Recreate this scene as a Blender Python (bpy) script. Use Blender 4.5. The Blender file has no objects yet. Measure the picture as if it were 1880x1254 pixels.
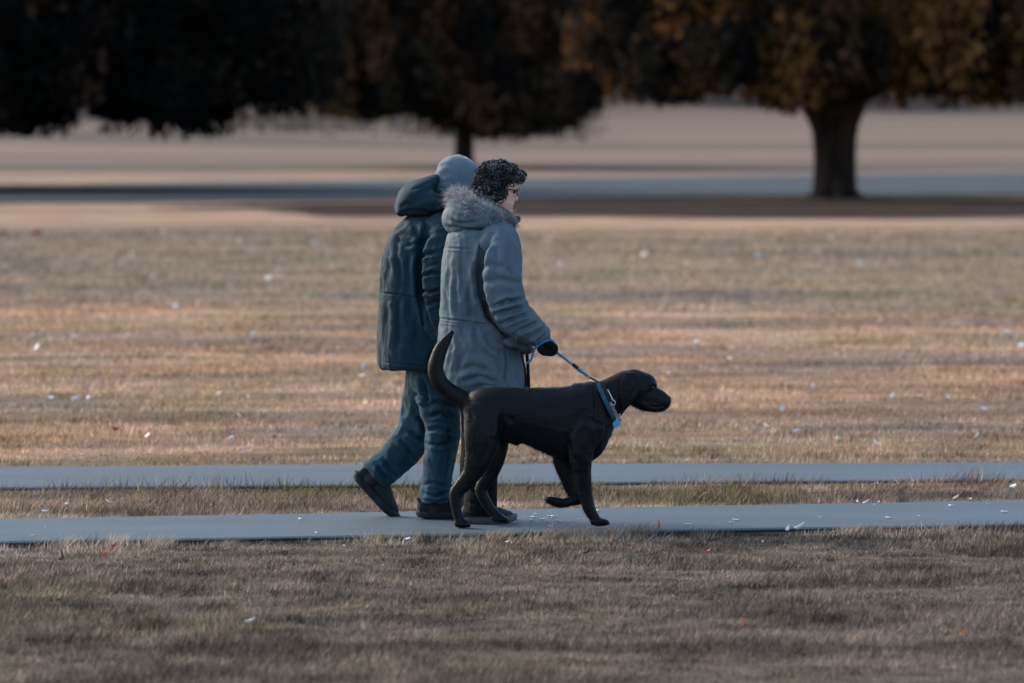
import bpy, math, random
import numpy as np
from mathutils import Vector, Matrix

SC = bpy.context.scene
COL = SC.collection
R = math.radians
random.seed(7)
RNG = np.random.default_rng(11)

# ------------------------------------------------------------------ camera, sky, sun, exposure
F, CX, HZ, H = 13500.0, 940.0, 190.0, 2.04          # focal length in photo pixels, centre column, horizon row, eye height
cam = bpy.data.objects.new('camera', bpy.data.cameras.new('camera'))
COL.objects.link(cam)
cam.location = (0, 0, H)
cam.rotation_euler = (R(90), 0, 0)
cam.data.sensor_width = 36.0
cam.data.lens = F / 1880.0 * 36.0
cam.data.shift_y = -(627.0 - HZ) / 1880.0
cam.data.clip_end = 6000.0
cam.data.dof.use_dof = True
cam.data.dof.focus_distance = 35.6
cam.data.dof.aperture_fstop = 4.3
SC.camera = cam

SUN_EL, SUN_AZ = R(30), R(-52)                        # azimuth clockwise from +Y: behind the trees, to the left
world = bpy.data.worlds.new('World'); SC.world = world; world.use_nodes = True
wn = world.node_tree.nodes
sky = wn.new('ShaderNodeTexSky'); sky.sky_type = 'NISHITA'; sky.sun_disc = False
sky.sun_elevation = SUN_EL; sky.sun_rotation = SUN_AZ
sky.air_density = 1.0; sky.dust_density = 2.5; sky.ozone_density = 1.0
world.node_tree.links.new(sky.outputs[0], wn['Background'].inputs['Color'])
wn['Background'].inputs['Strength'].default_value = 0.13
sun = bpy.data.objects.new('sun', bpy.data.lights.new('sun', 'SUN')); COL.objects.link(sun)
sun.data.energy = 1.4; sun.data.angle = R(14); sun.data.color = (1.0, 0.89, 0.78)
sd = Vector((math.sin(SUN_AZ) * math.cos(SUN_EL), math.cos(SUN_AZ) * math.cos(SUN_EL), math.sin(SUN_EL)))
sun.rotation_euler = (-sd).to_track_quat('-Z', 'Y').to_euler(); sun.location = (-60, 60, 60)
SC.view_settings.view_transform = 'Standard'; SC.view_settings.look = 'None'
SC.view_settings.exposure = 1.28; SC.view_settings.gamma = 1.0
SC.render.engine = 'CYCLES'
SC.cycles.max_bounces = 6

# ------------------------------------------------------------------ helpers
def W(u, v, Y):                                       # photo pixel at distance Y -> point
    return Vector(((u - CX) / F * Y, Y, H - (v - HZ) / F * Y))
def gy(v, z=0.0):                                     # distance at which row v meets height z
    return (H - z) * F / (v - HZ)

def lattice(ix, iy, iz, seed):
    n = (ix * 374761393 + iy * 668265263 + iz * 2147483647 + seed * 1274126177) & 0xFFFFFFFF
    n = ((n ^ (n >> 13)) * 1274126177) & 0xFFFFFFFF
    n = (n ^ (n >> 16)) & 0xFFFFFFFF
    return n / 4294967295.0
def vnoise(P, s, seed=0):                             # smooth value noise, -1..1
    Q = np.asarray(P, float) * s + 1000.0
    I = np.floor(Q).astype(np.int64); f = Q - I; f = f * f * (3 - 2 * f)
    out = 0.0
    for a in (0, 1):
        for b in (0, 1):
            for c in (0, 1):
                w = (f[:, 0] if a else 1 - f[:, 0]) * (f[:, 1] if b else 1 - f[:, 1]) * (f[:, 2] if c else 1 - f[:, 2])
                out = out + w * lattice(I[:, 0] + a, I[:, 1] + b, I[:, 2] + c, seed)
    return out * 2 - 1

def pydata(name, verts, faces, smooth=True):
    me = bpy.data.meshes.new(name)
    me.from_pydata([tuple(v) for v in verts], [], faces)
    me.update()
    if smooth: me.polygons.foreach_set('use_smooth', [True] * len(me.polygons))
    return me
def obj(name, me, mat=None, parent=None):
    o = bpy.data.objects.new(name, me); COL.objects.link(o)
    if mat: me.materials.clear(); me.materials.append(mat)
    if parent: o.parent = parent; o.matrix_parent_inverse = parent.matrix_basis.inverted()
    return o
def empty(name, loc):
    o = bpy.data.objects.new(name, None); COL.objects.link(o); o.location = loc; o.empty_display_size = 0.1
    return o
def tag(o, label, cat, group=None):
    o['label'] = label; o['category'] = cat
    if group: o['group'] = group
    return o
def bigmesh(name, V, faces, k):                       # numpy verts (n,3), faces (m,k)
    me = bpy.data.meshes.new(name)
    n, m = len(V), len(faces)
    me.vertices.add(n); me.vertices.foreach_set('co', np.asarray(V, np.float32).ravel())
    me.loops.add(m * k); me.loops.foreach_set('vertex_index', np.asarray(faces, np.int32).ravel())
    me.polygons.add(m); me.polygons.foreach_set('loop_start', np.arange(0, m * k, k, dtype=np.int32))
    me.update(calc_edges=True); me.validate()
    return me
def vcol(me, arr, name='tint'):                       # per-vertex colour (n,3)
    a = me.color_attributes.new(name, 'FLOAT_COLOR', 'POINT')
    d = np.ones((len(me.vertices), 4), np.float32); d[:, :3] = arr
    a.data.foreach_set('color', d.ravel())

def catmull(P, t):
    P = [np.array(p, float) for p in P]; n = len(P) - 1
    i = min(int(t * n), n - 1); f = t * n - i
    p0, p1, p2, p3 = P[max(i - 1, 0)], P[i], P[i + 1], P[min(i + 2, n)]
    return 0.5 * ((2 * p1) + (p2 - p0) * f + (2 * p0 - 5 * p1 + 4 * p2 - p3) * f * f + (3 * p1 - p0 - 3 * p2 + p3) * f ** 3)
def tube(path, radii, n=20, steps=None, ref=(0, 1, 0), cap=True):
    """closed swept tube; a radius is (across, along ref) or one number"""
    rad = [(r, r) if not isinstance(r, (tuple, list)) else tuple(r) for r in radii]
    m = steps or max(2, 4 * (len(path) - 1))
    ts = [i / m for i in range(m + 1)]
    pts = [catmull(path, t) for t in ts]; rr = [np.maximum(catmull(rad, t), 1e-4) for t in ts]
    rings = []
    ref = np.array(ref, float)
    for i in range(m + 1):
        T = pts[min(i + 1, m)] - pts[max(i - 1, 0)]; T = T / (np.linalg.norm(T) + 1e-9)
        rf = ref if abs(T @ ref) < 0.95 * np.linalg.norm(ref) else np.array((1.0, 0, 0))
        A = np.cross(T, rf); A /= np.linalg.norm(A); B = np.cross(T, A)
        rings.append((pts[i], A, B, T, rr[i]))
    if cap:                                            # rounded ends
        def ends(r, s):
            c, A, B, T, q = r; e = min(q)
            return [(c + T * s * e * h, A, B, T, q * w) for h, w in ((0.35, 0.92), (0.62, 0.72), (0.78, 0.4))]
        rings = ends(rings[0], -1)[::-1] + rings + ends(rings[-1], 1)
    V, Fc = [], []
    for c, A, B, T, q in rings:
        for k in range(n):
            a = 2 * math.pi * k / n
            V.append(c + A * q[0] * math.cos(a) + B * q[1] * math.sin(a))
    for i in range(len(rings) - 1):
        for k in range(n):
            Fc.append((i * n + k, i * n + (k + 1) % n, (i + 1) * n + (k + 1) % n, (i + 1) * n + k))
    Fc.append(tuple(range(n))[::-1]); Fc.append(tuple((len(rings) - 1) * n + k for k in range(n)))
    return V, Fc
def ptube(pts, rad, Y0, n=20, **kw):                   # tube in photo pixels: (u, v, depth offset), radii in px: r or (r_px, depth_m)
    path = [W(u, v, Y0 + d) for u, v, d in pts]; pm = F / Y0
    rr = [(r[0] / pm, r[1]) if isinstance(r, (tuple, list)) else r / pm for r in rad]
    return tube(path, rr, n=n, **kw)
def ellipsoid(c, r, rot=None, n=20, m=14):
    M = rot or Matrix.Identity(3); V, Fc = [], []
    for i in range(m + 1):
        th = math.pi * (i + 0.001) / (m + 0.002)
        for k in range(n):
            a = 2 * math.pi * k / n
            V.append(Vector(c) + M @ Vector((r[0] * math.sin(th) * math.cos(a), r[1] * math.sin(th) * math.sin(a), r[2] * math.cos(th))))
    for i in range(m):
        for k in range(n):
            Fc.append((i * n + k, (i + 1) * n + k, (i + 1) * n + (k + 1) % n, i * n + (k + 1) % n))
    return V, Fc
def vrings(rows, Y0, n=40, ex=2.3):                    # torso loft: rows (v, u_left, u_right, half depth m, depth offset, yaw rad)
    V, Fc = [], []
    for v, a, b, hd, dy, yaw in rows:
        c = W((a + b) / 2, v, Y0 + dy); hw = (b - a) / 2 / (F / Y0)
        for k in range(n):
            t = 2 * math.pi * k / n; ct, st = math.cos(t), math.sin(t)
            x = hw * math.copysign(abs(ct) ** (2 / ex), ct); y = hd * math.copysign(abs(st) ** (2 / ex), st)
            V.append(c + Vector((x + y * math.tan(yaw) * 0.35, y, 0)))
    m = len(rows)
    for i in range(m - 1):
        for k in range(n):
            Fc.append((i * n + k, (i + 1) * n + k, (i + 1) * n + (k + 1) % n, i * n + (k + 1) % n))
    Fc.append(tuple(range(n))); Fc.append(tuple((m - 1) * n + k for k in range(n))[::-1])
    return V, Fc
def smoothrows(rows, k=4):
    n = (len(rows) - 1) * k
    return [tuple(catmull(rows, i / n)) for i in range(n + 1)]
def join(parts):
    V, Fc = [], []
    for v, f in parts:
        o = len(V); V += [tuple(p) for p in v]; Fc += [tuple(i + o for i in q) for q in f]
    return V, Fc
def fuse(name, parts, voxel=0.007, smooth=4, factor=0.5):
    V, Fc = join(parts)
    o = bpy.data.objects.new('tmp', pydata('tmp', V, Fc)); COL.objects.link(o)
    m = o.modifiers.new('r', 'REMESH'); m.mode = 'VOXEL'; m.voxel_size = voxel
    if smooth:
        s = o.modifiers.new('s', 'SMOOTH'); s.iterations = smooth; s.factor = factor
    dg = bpy.context.evaluated_depsgraph_get(); dg.update()
    me = bpy.data.meshes.new_from_object(o.evaluated_get(dg)); me.name = name
    old = o.data; bpy.data.objects.remove(o); bpy.data.meshes.remove(old)
    me.polygons.foreach_set('use_smooth', [True] * len(me.polygons))
    return me
def getco(me):
    a = np.empty(len(me.vertices) * 3, np.float32); me.vertices.foreach_get('co', a); return a.reshape(-1, 3).astype(float)
def getno(me):
    a = np.empty(len(me.vertices) * 3, np.float32); me.vertex_normals.foreach_get('vector', a); return a.reshape(-1, 3).astype(float)
def setco(me, co):
    me.vertices.foreach_set('co', co.astype(np.float32).ravel()); me.update()
def polydist(U, V, pts):
    d = np.full(len(U), 1e9); tt = np.zeros(len(U)); sg = np.zeros(len(U)); n = len(pts) - 1
    for i in range(n):
        (ax, ay), (bx, by) = pts[i], pts[i + 1]
        dx, dy = bx - ax, by - ay; L = dx * dx + dy * dy + 1e-9
        t = np.clip(((U - ax) * dx + (V - ay) * dy) / L, 0, 1)
        ex, ey = U - ax - t * dx, V - ay - t * dy
        q = np.hypot(ex, ey); m = q < d
        d = np.where(m, q, d); tt = np.where(m, (i + t) / n, tt); sg = np.where(m, np.sign(dx * ey - dy * ex), sg)
    return d, tt, sg
def creases(me, lines, amp=1.0, noise=0.0, nscale=(9, 9, 5), seed=3):
    """press folds into the cloth on the side towards -Y: (points px, depth m, width px)"""
    co, no = getco(me), getno(me)
    U = co[:, 0] / co[:, 1] * F + CX; V = (H - co[:, 2]) / co[:, 1] * F + HZ
    face = np.clip((0.35 - no[:, 1]) / 0.5, 0, 1)
    D = np.zeros(len(co))
    for pts, dep, wid in lines:
        d, t, sg = polydist(U, V, pts)
        wid = wid * .8; dep = dep * 1.1
        fade = np.clip(np.minimum(t, 1 - t) * 5, 0.25, 1)
        D += face * fade * dep * (-np.exp(-(d / wid) ** 2) + 0.55 * np.exp(-((d - 2.2 * wid) / (1.3 * wid)) ** 2) * (sg > 0) + 0.25 * np.exp(-((d - 2.2 * wid) / (1.3 * wid)) ** 2) * (sg < 0))
    if noise:
        w = co + 0.05 * np.stack([vnoise(co, 6, seed + 5), vnoise(co, 6, seed + 6), vnoise(co, 6, seed + 7)], 1)
        s = np.array(nscale, float)
        r = 1 - 2 * np.abs(vnoise(w * s, 1.0, seed)); r2 = 1 - 2 * np.abs(vnoise(w * s * 2.1, 1.0, seed + 1))
        D += noise * (r + 0.5 * r2)
    setco(me, co + no * (D * amp)[:, None])

# ------------------------------------------------------------------ materials
def mat(name, base, rough=0.85, var=0.15, vscale=8.0, bump=0.0, bscale=60.0, stretch=(1, 1, 1), base2=None, sheen=0.0, spec=0.3, metal=0.0, detail=5, wrinkle=0.0, wscale=10.0):
    m = bpy.data.materials.new(name); m.use_nodes = True
    nt = m.node_tree; N, L = nt.nodes, nt.links; b = N['Principled BSDF']
    b.inputs['Roughness'].default_value = rough; b.inputs['Specular IOR Level'].default_value = spec; b.inputs['Metallic'].default_value = metal
    if sheen: b.inputs['Sheen Weight'].default_value = sheen; b.inputs['Sheen Roughness'].default_value = 0.5
    tc = N.new('ShaderNodeTexCoord'); mp = N.new('ShaderNodeMapping'); mp.inputs['Scale'].default_value = stretch
    L.new(tc.outputs['Object'], mp.inputs['Vector'])
    nz = N.new('ShaderNodeTexNoise'); nz.inputs['Scale'].default_value = vscale; nz.inputs['Detail'].default_value = detail
    L.new(mp.outputs[0], nz.inputs['Vector'])
    cr = N.new('ShaderNodeValToRGB'); c2 = base2 or tuple(min(1, c * (1 + var)) for c in base)
    cr.color_ramp.elements[0].position = 0.32; cr.color_ramp.elements[1].position = 0.68
    cr.color_ramp.elements[0].color = tuple(c * (1 - var) for c in base) + (1,); cr.color_ramp.elements[1].color = tuple(c2) + (1,)
    L.new(nz.outputs['Fac'], cr.inputs['Fac']); L.new(cr.outputs[0], b.inputs['Base Color'])
    if bump:
        n2 = N.new('ShaderNodeTexNoise'); n2.inputs['Scale'].default_value = bscale; n2.inputs['Detail'].default_value = 4
        L.new(mp.outputs[0], n2.inputs['Vector'])
        bp = N.new('ShaderNodeBump'); bp.inputs['Strength'].default_value = bump; bp.inputs['Distance'].default_value = 0.01
        L.new(n2.outputs['Fac'], bp.inputs['Height']); L.new(bp.outputs[0], b.inputs['Normal'])
        if wrinkle:                                     # soft crumple of the cloth under the weave
            n3 = N.new('ShaderNodeTexNoise'); n3.noise_type = 'RIDGED_MULTIFRACTAL'; n3.inputs['Scale'].default_value = wscale; n3.inputs['Detail'].default_value = 3; n3.inputs['Distortion'].default_value = 0.8
            L.new(mp.outputs[0], n3.inputs['Vector'])
            b3 = N.new('ShaderNodeBump'); b3.inputs['Strength'].default_value = wrinkle; b3.inputs['Distance'].default_value = 0.02
            L.new(n3.outputs['Fac'], b3.inputs['Height']); L.new(b3.outputs[0], bp.inputs['Normal'])
    return m
def leafmat(name, trans=0.3, rough=0.8):                # colour from the mesh's own per-leaf tint
    m = bpy.data.materials.new(name); m.use_nodes = True
    nt = m.node_tree; N, L = nt.nodes, nt.links; N.clear()
    at = N.new('ShaderNodeVertexColor'); at.layer_name = 'tint'
    d = N.new('ShaderNodeBsdfDiffuse'); t = N.new('ShaderNodeBsdfTranslucent'); mx = N.new('ShaderNodeMixShader'); o = N.new('ShaderNodeOutputMaterial')
    mx.inputs[0].default_value = trans
    L.new(at.outputs[0], d.inputs[0]); L.new(at.outputs[0], t.inputs[0]); L.new(d.outputs[0], mx.inputs[1]); L.new(t.outputs[0], mx.inputs[2]); L.new(mx.outputs[0], o.inputs[0])
    return m

M_MANCOAT = mat('navy_nylon', (0.0125, 0.036, 0.052), 0.85, 0.16, 5, 0.2, 55, (1, 1, .5), spec=0.2, wrinkle=0.24, wscale=8)
M_WOMCOAT = mat('slate_cotton', (0.088, 0.13, 0.158), 0.8, 0.14, 5, 0.2, 60, (1, 1, .5), spec=0.25, wrinkle=0.26, wscale=7)
M_LINING = mat('navy_lining', (0.045, 0.075, 0.095), 0.8, 0.1, 8, 0.1)
M_BEANIE = mat('grey_knit', (0.115, 0.168, 0.205), 0.95, 0.08, 30, 0.3, 220, (1, 1, .25), sheen=0.3)
M_JEANS = mat('blue_denim', (0.013, 0.050, 0.076), 0.9, 0.35, 7, 0.3, 260, base2=(0.030, 0.088, 0.122), wrinkle=0.6, wscale=9)
M_BLACKCLOTH = mat('black_twill', (0.006, 0.008, 0.011), 0.9, 0.2, 8, 0.2, 120, spec=0.12)
M_GLOVE = mat('black_wool', (0.008, 0.009, 0.011), 0.95, 0.2, 30, 0.3, 200, spec=0.12)
M_SHOE = mat('charcoal_suede', (0.022, 0.025, 0.029), 0.85, 0.3, 14, 0.3, 120)
M_SOLE = mat('black_rubber', (0.018, 0.02, 0.022), 0.7, 0.3, 20, 0.2, 90)
M_SOLE2 = mat('taupe_rubber', (0.12, 0.115, 0.115), 0.75, 0.3, 14, 0.3, 90)
M_SHOE2 = mat('dark_grey_mesh', (0.035, 0.04, 0.047), 0.85, 0.35, 30, 0.4, 160)
M_SKIN = mat('skin', (0.76, 0.46, 0.36), 0.55, 0.08, 25, 0.08, 180, spec=0.35)
M_SKIN.node_tree.nodes['Principled BSDF'].inputs['Subsurface Weight'].default_value = 0.15
M_SKIN.node_tree.nodes['Principled BSDF'].inputs['Subsurface Radius'].default_value = (0.012, 0.005, 0.003)
M_DOG = mat('black_coat', (0.0030, 0.0044, 0.0064), 0.5, 0.35, 9, 0.35, 140, (0.35, 1, 1), spec=0.21)
M_NOSE = mat('wet_nose', (0.012, 0.012, 0.013), 0.25, 0.2, 30, 0.3, 200, spec=0.5)
M_EYE = mat('dark_eye', (0.02, 0.012, 0.008), 0.08, 0.1, 10, spec=0.6)
M_STEEL = mat('steel', (0.55, 0.56, 0.58), 0.3, 0.15, 30, metal=1.0)
M_BLUEWEB = mat('blue_webbing', (0.028, 0.095, 0.17), 0.8, 0.25, 60, 0.3, 300)
M_BLACKWEB = mat('black_webbing', (0.012, 0.014, 0.018), 0.75, 0.25, 60, 0.3, 300)
M_ROPE = mat('blue_rope', (0.03, 0.20, 0.40), 0.75, 0.35, 70, 0.4, 260)
M_TAG = mat('bright_blue_tag', (0.05, 0.33, 0.58), 0.4, 0.1, 20)
M_FRAME = mat('black_acetate', (0.012, 0.012, 0.014), 0.25, 0.1, 20, spec=0.5)
M_BARK = mat('dark_bark', (0.015, 0.011, 0.010), 0.95, 0.4, 4, 0.9, 9, (1, 1, .22), base2=(0.046, 0.025, 0.020))
M_HAIR, M_FUR, M_LEAF, M_FLUFF = leafmat('curly_grey_hair', 0.15), leafmat('grey_fur', 0.25), leafmat('tree_leaves', 0.2), leafmat('dry_leaf', 0.3)
M_FEATHER = mat('white_feather', (0.74, 0.76, 0.78), 0.8, 0.08, 30)
M_LENS = bpy.data.materials.new('spectacle_lens'); M_LENS.use_nodes = True
_b = M_LENS.node_tree.nodes['Principled BSDF']; _b.inputs['Roughness'].default_value = 0.03; _b.inputs['Transmission Weight'].default_value = 0.75; _b.inputs['IOR'].default_value = 1.25; _b.inputs['Base Color'].default_value = (0.9, 0.95, 1, 1)

def groundmat(name, blades):
    """dormant turf: patches of straw, buff, grey thatch and olive laid out on the ground plane"""
    m = bpy.data.materials.new(name); m.use_nodes = True
    nt = m.node_tree; N, L = nt.nodes, nt.links; b = N['Principled BSDF']
    b.inputs['Roughness'].default_value = 1.0; b.inputs['Specular IOR Level'].default_value = 0.05
    g = N.new('ShaderNodeNewGeometry'); sx = N.new('ShaderNodeSeparateXYZ'); L.new(g.outputs['Position'], sx.inputs[0])
    cx = N.new('ShaderNodeCombineXYZ'); L.new(sx.outputs[0], cx.inputs[0]); L.new(sx.outputs[1], cx.inputs[1])
    def noise(scale, off, detail=3, st=(1, 1, 1)):
        mp = N.new('ShaderNodeMapping'); mp.inputs['Location'].default_value = off; mp.inputs['Scale'].default_value = st; L.new(cx.outputs[0], mp.inputs[0])
        z = N.new('ShaderNodeTexNoise'); z.inputs['Scale'].default_value = scale; z.inputs['Detail'].default_value = detail; L.new(mp.outputs[0], z.inputs['Vector'])
        return z.outputs['Fac']
    def ramp(fac, stops):
        r = N.new('ShaderNodeValToRGB'); e = r.color_ramp.elements
        e[0].position, e[0].color = stops[0][0], stops[0][1] + (1,); e[1].position, e[1].color = stops[-1][0], stops[-1][1] + (1,)
        for p, c in stops[1:-1]:
            q = e.new(p); q.color = c + (1,)
        L.new(fac, r.inputs[0]); return r.outputs[0]
    def mix(fac, a, c, mode='MIX'):
        x = N.new('ShaderNodeMix'); x.data_type = 'RGBA'; x.blend_type = mode
        if isinstance(fac, float): x.inputs[0].default_value = fac
        else: L.new(fac, x.inputs[0])
        for s, k in ((a, 6), (c, 7)):
            if isinstance(s, tuple): x.inputs[k].default_value = s + (1,)
            else: L.new(s, x.inputs[k])
        return x.outputs[2]
    straw, buff, grey, olive, dark = (0.42, 0.262, 0.152), (0.50, 0.36, 0.27), (0.19, 0.175, 0.165), (0.26, 0.215, 0.12), (0.12, 0.108, 0.10)
    far = ramp(noise(0.16, (3, 8, 0), 4, (0.55, 1, 1)), [(0.33, dark), (0.42, grey), (0.48, straw), (0.54, buff), (0.59, olive), (0.64, grey), (0.7, straw)])
    fine = ramp(noise(0.75, (11, 2, 0), 5, (0.6, 1, 1)), [(0.3, dark), (0.42, straw), (0.52, buff), (0.6, grey), (0.7, straw)])
    base = mix(0.42, far, fine)
    streak = ramp(noise(0.42, (7, 31, 0), 4, (0.22, 1, 1)), [(0.34, (0.5, 0.5, 0.53)), (0.46, (0.86, 0.85, 0.84)), (0.54, (1.15, 1.1, 1.05)), (0.66, (0.72, 0.72, 0.74))])
    base = mix(1.0, base, streak, 'MULTIPLY')
    up, dn = N.new('ShaderNodeMapRange'), N.new('ShaderNodeMapRange')                # a worn grey-olive tract across the middle of the field
    wob = N.new('ShaderNodeMath'); wob.operation = 'MULTIPLY_ADD'; L.new(noise(0.07, (4, 4, 0), 3), wob.inputs[0]); wob.inputs[1].default_value = 26.0; L.new(sx.outputs[1], wob.inputs[2])
    for r__, a_, b_ in ((up, 83, 88), (dn, 140, 128)):
        L.new(wob.outputs[0], r__.inputs[0]); r__.inputs[1].default_value = a_; r__.inputs[2].default_value = b_
    tr = N.new('ShaderNodeMath'); tr.operation = 'MULTIPLY'; L.new(up.outputs[0], tr.inputs[0]); L.new(dn.outputs[0], tr.inputs[1])
    tr2 = N.new('ShaderNodeMath'); tr2.operation = 'MULTIPLY'; L.new(tr.outputs[0], tr2.inputs[0]); tr2.inputs[1].default_value = 0.62
    base = mix(tr2.outputs[0], base, ramp(noise(0.5, (9, 3, 0), 4, (0.25, 1, 1)), [(0.35, (0.13, 0.12, 0.105)), (0.5, (0.21, 0.185, 0.145)), (0.62, (0.16, 0.15, 0.135))]))
    bank = ramp(noise(0.024, (2, 5, 0), 3, (0.12, 1, 1)), [(0.36, (0.10, 0.093, 0.08)), (0.44, (0.27, 0.20, 0.165)), (0.52, (0.105, 0.098, 0.085)), (0.59, (0.27, 0.195, 0.16)), (0.68, (0.11, 0.10, 0.088))])
    rb = N.new('ShaderNodeMapRange'); L.new(sx.outputs[1], rb.inputs[0]); rb.inputs[1].default_value = 195; rb.inputs[2].default_value = 225
    base = mix(rb.outputs[0], base, bank)
    # mown foreground verge: grey thatch, also darkened to stand for shade and vignette
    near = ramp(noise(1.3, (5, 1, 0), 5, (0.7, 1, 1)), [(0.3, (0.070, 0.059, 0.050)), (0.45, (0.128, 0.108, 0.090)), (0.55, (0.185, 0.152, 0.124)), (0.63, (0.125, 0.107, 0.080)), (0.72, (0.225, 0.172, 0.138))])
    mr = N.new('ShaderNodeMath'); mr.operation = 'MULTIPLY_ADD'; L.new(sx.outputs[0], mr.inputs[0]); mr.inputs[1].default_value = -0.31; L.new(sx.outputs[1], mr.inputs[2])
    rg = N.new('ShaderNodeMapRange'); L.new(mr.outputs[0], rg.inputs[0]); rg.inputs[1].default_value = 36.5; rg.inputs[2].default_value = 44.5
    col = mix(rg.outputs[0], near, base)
    if blades:
        at = N.new('ShaderNodeVertexColor'); at.layer_name = 'tint'
        col = mix(1.0, col, at.outputs[0], 'MULTIPLY')
        N.remove(b); d = N.new('ShaderNodeBsdfDiffuse'); t = N.new('ShaderNodeBsdfTranslucent'); mx = N.new('ShaderNodeMixShader'); mx.inputs[0].default_value = 0.35
        L.new(col, d.inputs[0]); L.new(col, t.inputs[0]); L.new(d.outputs[0], mx.inputs[1]); L.new(t.outputs[0], mx.inputs[2])
        L.new(mx.outputs[0], N['Material Output'].inputs[0])
    else:
        f2 = noise(14.0, (0, 0, 0), 6)
        col = mix(1.0, col, ramp(f2, [(0.3, (0.55, 0.55, 0.55)), (0.7, (1.1, 1.08, 1.05))]), 'MULTIPLY')
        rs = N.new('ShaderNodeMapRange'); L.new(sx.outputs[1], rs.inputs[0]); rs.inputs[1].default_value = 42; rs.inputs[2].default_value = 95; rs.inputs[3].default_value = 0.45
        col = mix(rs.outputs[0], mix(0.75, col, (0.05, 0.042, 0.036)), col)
        L.new(col, b.inputs['Base Color'])
        bp = N.new('ShaderNodeBump'); bp.inputs['Strength'].default_value = 0.6; bp.inputs['Distance'].default_value = 0.03
        L.new(noise(22.0, (1, 1, 0), 5), bp.inputs['Height']); L.new(bp.outputs[0], b.inputs['Normal'])
    return m
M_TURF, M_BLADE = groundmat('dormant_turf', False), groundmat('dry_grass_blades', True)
M_ASPHALT = mat('asphalt', (0.040, 0.074, 0.104), 0.7, 0.16, 1.6, 0.6, 120, (0.4, 1, 1), spec=0.28)
M_SHADED_EDGE = mat('shaded_raw_asphalt_edge', (0.02, 0.022, 0.026), 0.95, 0.4, 20, 0.5, 90)  # raw slab edge, darkened further to carry the shade on the lip
M_EDGE_SHADE = mat('edge_shade_tone', (0.035, 0.028, 0.024), 1.0, 0.5, 9, 0.8, 60, spec=0.05)  # dark tone for the painted shade line beside the paths
M_SHADE_LITTER = mat('oak_shade_litter', (0.017, 0.012, 0.010), 1.0, 0.5, 1.2, 0.8, 20, base2=(0.038, 0.024, 0.017), spec=0.05)  # fallen leaves with the oak's shade mixed into the colour
M_ROAD = mat('road_asphalt', (0.036, 0.052, 0.066), 0.9, 0.15, 0.3, 0.3, 30, spec=0.1)

# ------------------------------------------------------------------ terrain, road, paths
GZ = -0.03
def terrain(x, y):
    z = np.full(np.shape(x), GZ, float)
    z = z + np.where(y > 215, (y - 215) * 0.0071, 0)                       # the meadow climbs gently beyond the road
    left = np.clip((-x - 0.0) / 22.0, 0, 1)
    z = z + left * np.clip((y - 235) / 160.0, 0, 1) ** 1.3 * 2.6             # a low bank on the left
    z = z + np.where(y > 430, (np.minimum(y, 1000) - 430) * 0.075, 0)      # wooded hill
    return z
ys = np.concatenate([np.linspace(-30, 20, 6), np.linspace(24, 60, 40), np.linspace(64, 215, 40), np.linspace(222, 480, 46), np.linspace(500, 1000, 14), [1500, 2500, 4500]])
xs = np.concatenate([[-1500, -600, -250, -120], np.linspace(-70, 70, 57), [120, 250, 600, 1500]])
X, Yg = np.meshgrid(xs, ys)
Z = terrain(X, Yg)
nx = len(xs)
V = np.stack([X.ravel(), Yg.ravel(), Z.ravel()], 1)
Fq = [(j * nx + i, j * nx + i + 1, (j + 1) * nx + i + 1, (j + 1) * nx + i) for j in range(len(ys) - 1) for i in range(nx - 1)]
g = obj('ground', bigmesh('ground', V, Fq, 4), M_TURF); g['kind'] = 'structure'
g.data.polygons.foreach_set('use_smooth', [True] * len(g.data.polygons))

P1 = (lambda x: 34.95 + 0.302 * x + 0.012 * math.sin(x * 2.1) + 0.012 * math.sin(x * 5.3), lambda x: 36.97 + 0.335 * x + 0.02 * math.sin(x * 1.7 + 1))
P2 = (lambda x: 39.75 + 0.17 * x + 0.03 * math.sin(x * 1.9), lambda x: 41.85 + 0.09 * x + 0.03 * math.sin(x * 1.3 + 2))
def slab(name, near, far, x0, x1, top, bot, mt, n=400):
    V, Fc = [], []
    for i in range(n + 1):
        x = x0 + (x1 - x0) * i / n; a, b = near(x), far(x); j = 0.004 * math.sin(x * 31) + 0.004 * math.sin(x * 53)
        V += [(x, a + j - 0.012, bot), (x, a + j, top - 0.008), (x, a + j + 0.02, top), (x, b - 0.02, top), (x, b, bot)]
    for i in range(n):
        o = i * 5
        for k in range(4): Fc.append((o + k, o + 5 + k, o + 6 + k, o + 1 + k))
    o = obj(name, pydata(name, V, Fc, False), mt); o['kind'] = 'structure'
    o.data.materials.append(M_SHADED_EDGE); o.data.polygons.foreach_set('material_index', [1, 0, 0, 1] * n)
    return o
slab('path_near', P1[0], P1[1], -24, 13.5, 0.0, -0.08, M_ASPHALT)
slab('path_far', P2[0], P2[1], -24, 13.5, -0.012, -0.08, M_ASPHALT)
slab('road', lambda x: 157.5 + 0.55 * x, lambda x: 198 + 1.1 * x, -70, 70, 0.02, -0.3, M_ROAD, 100)

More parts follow.
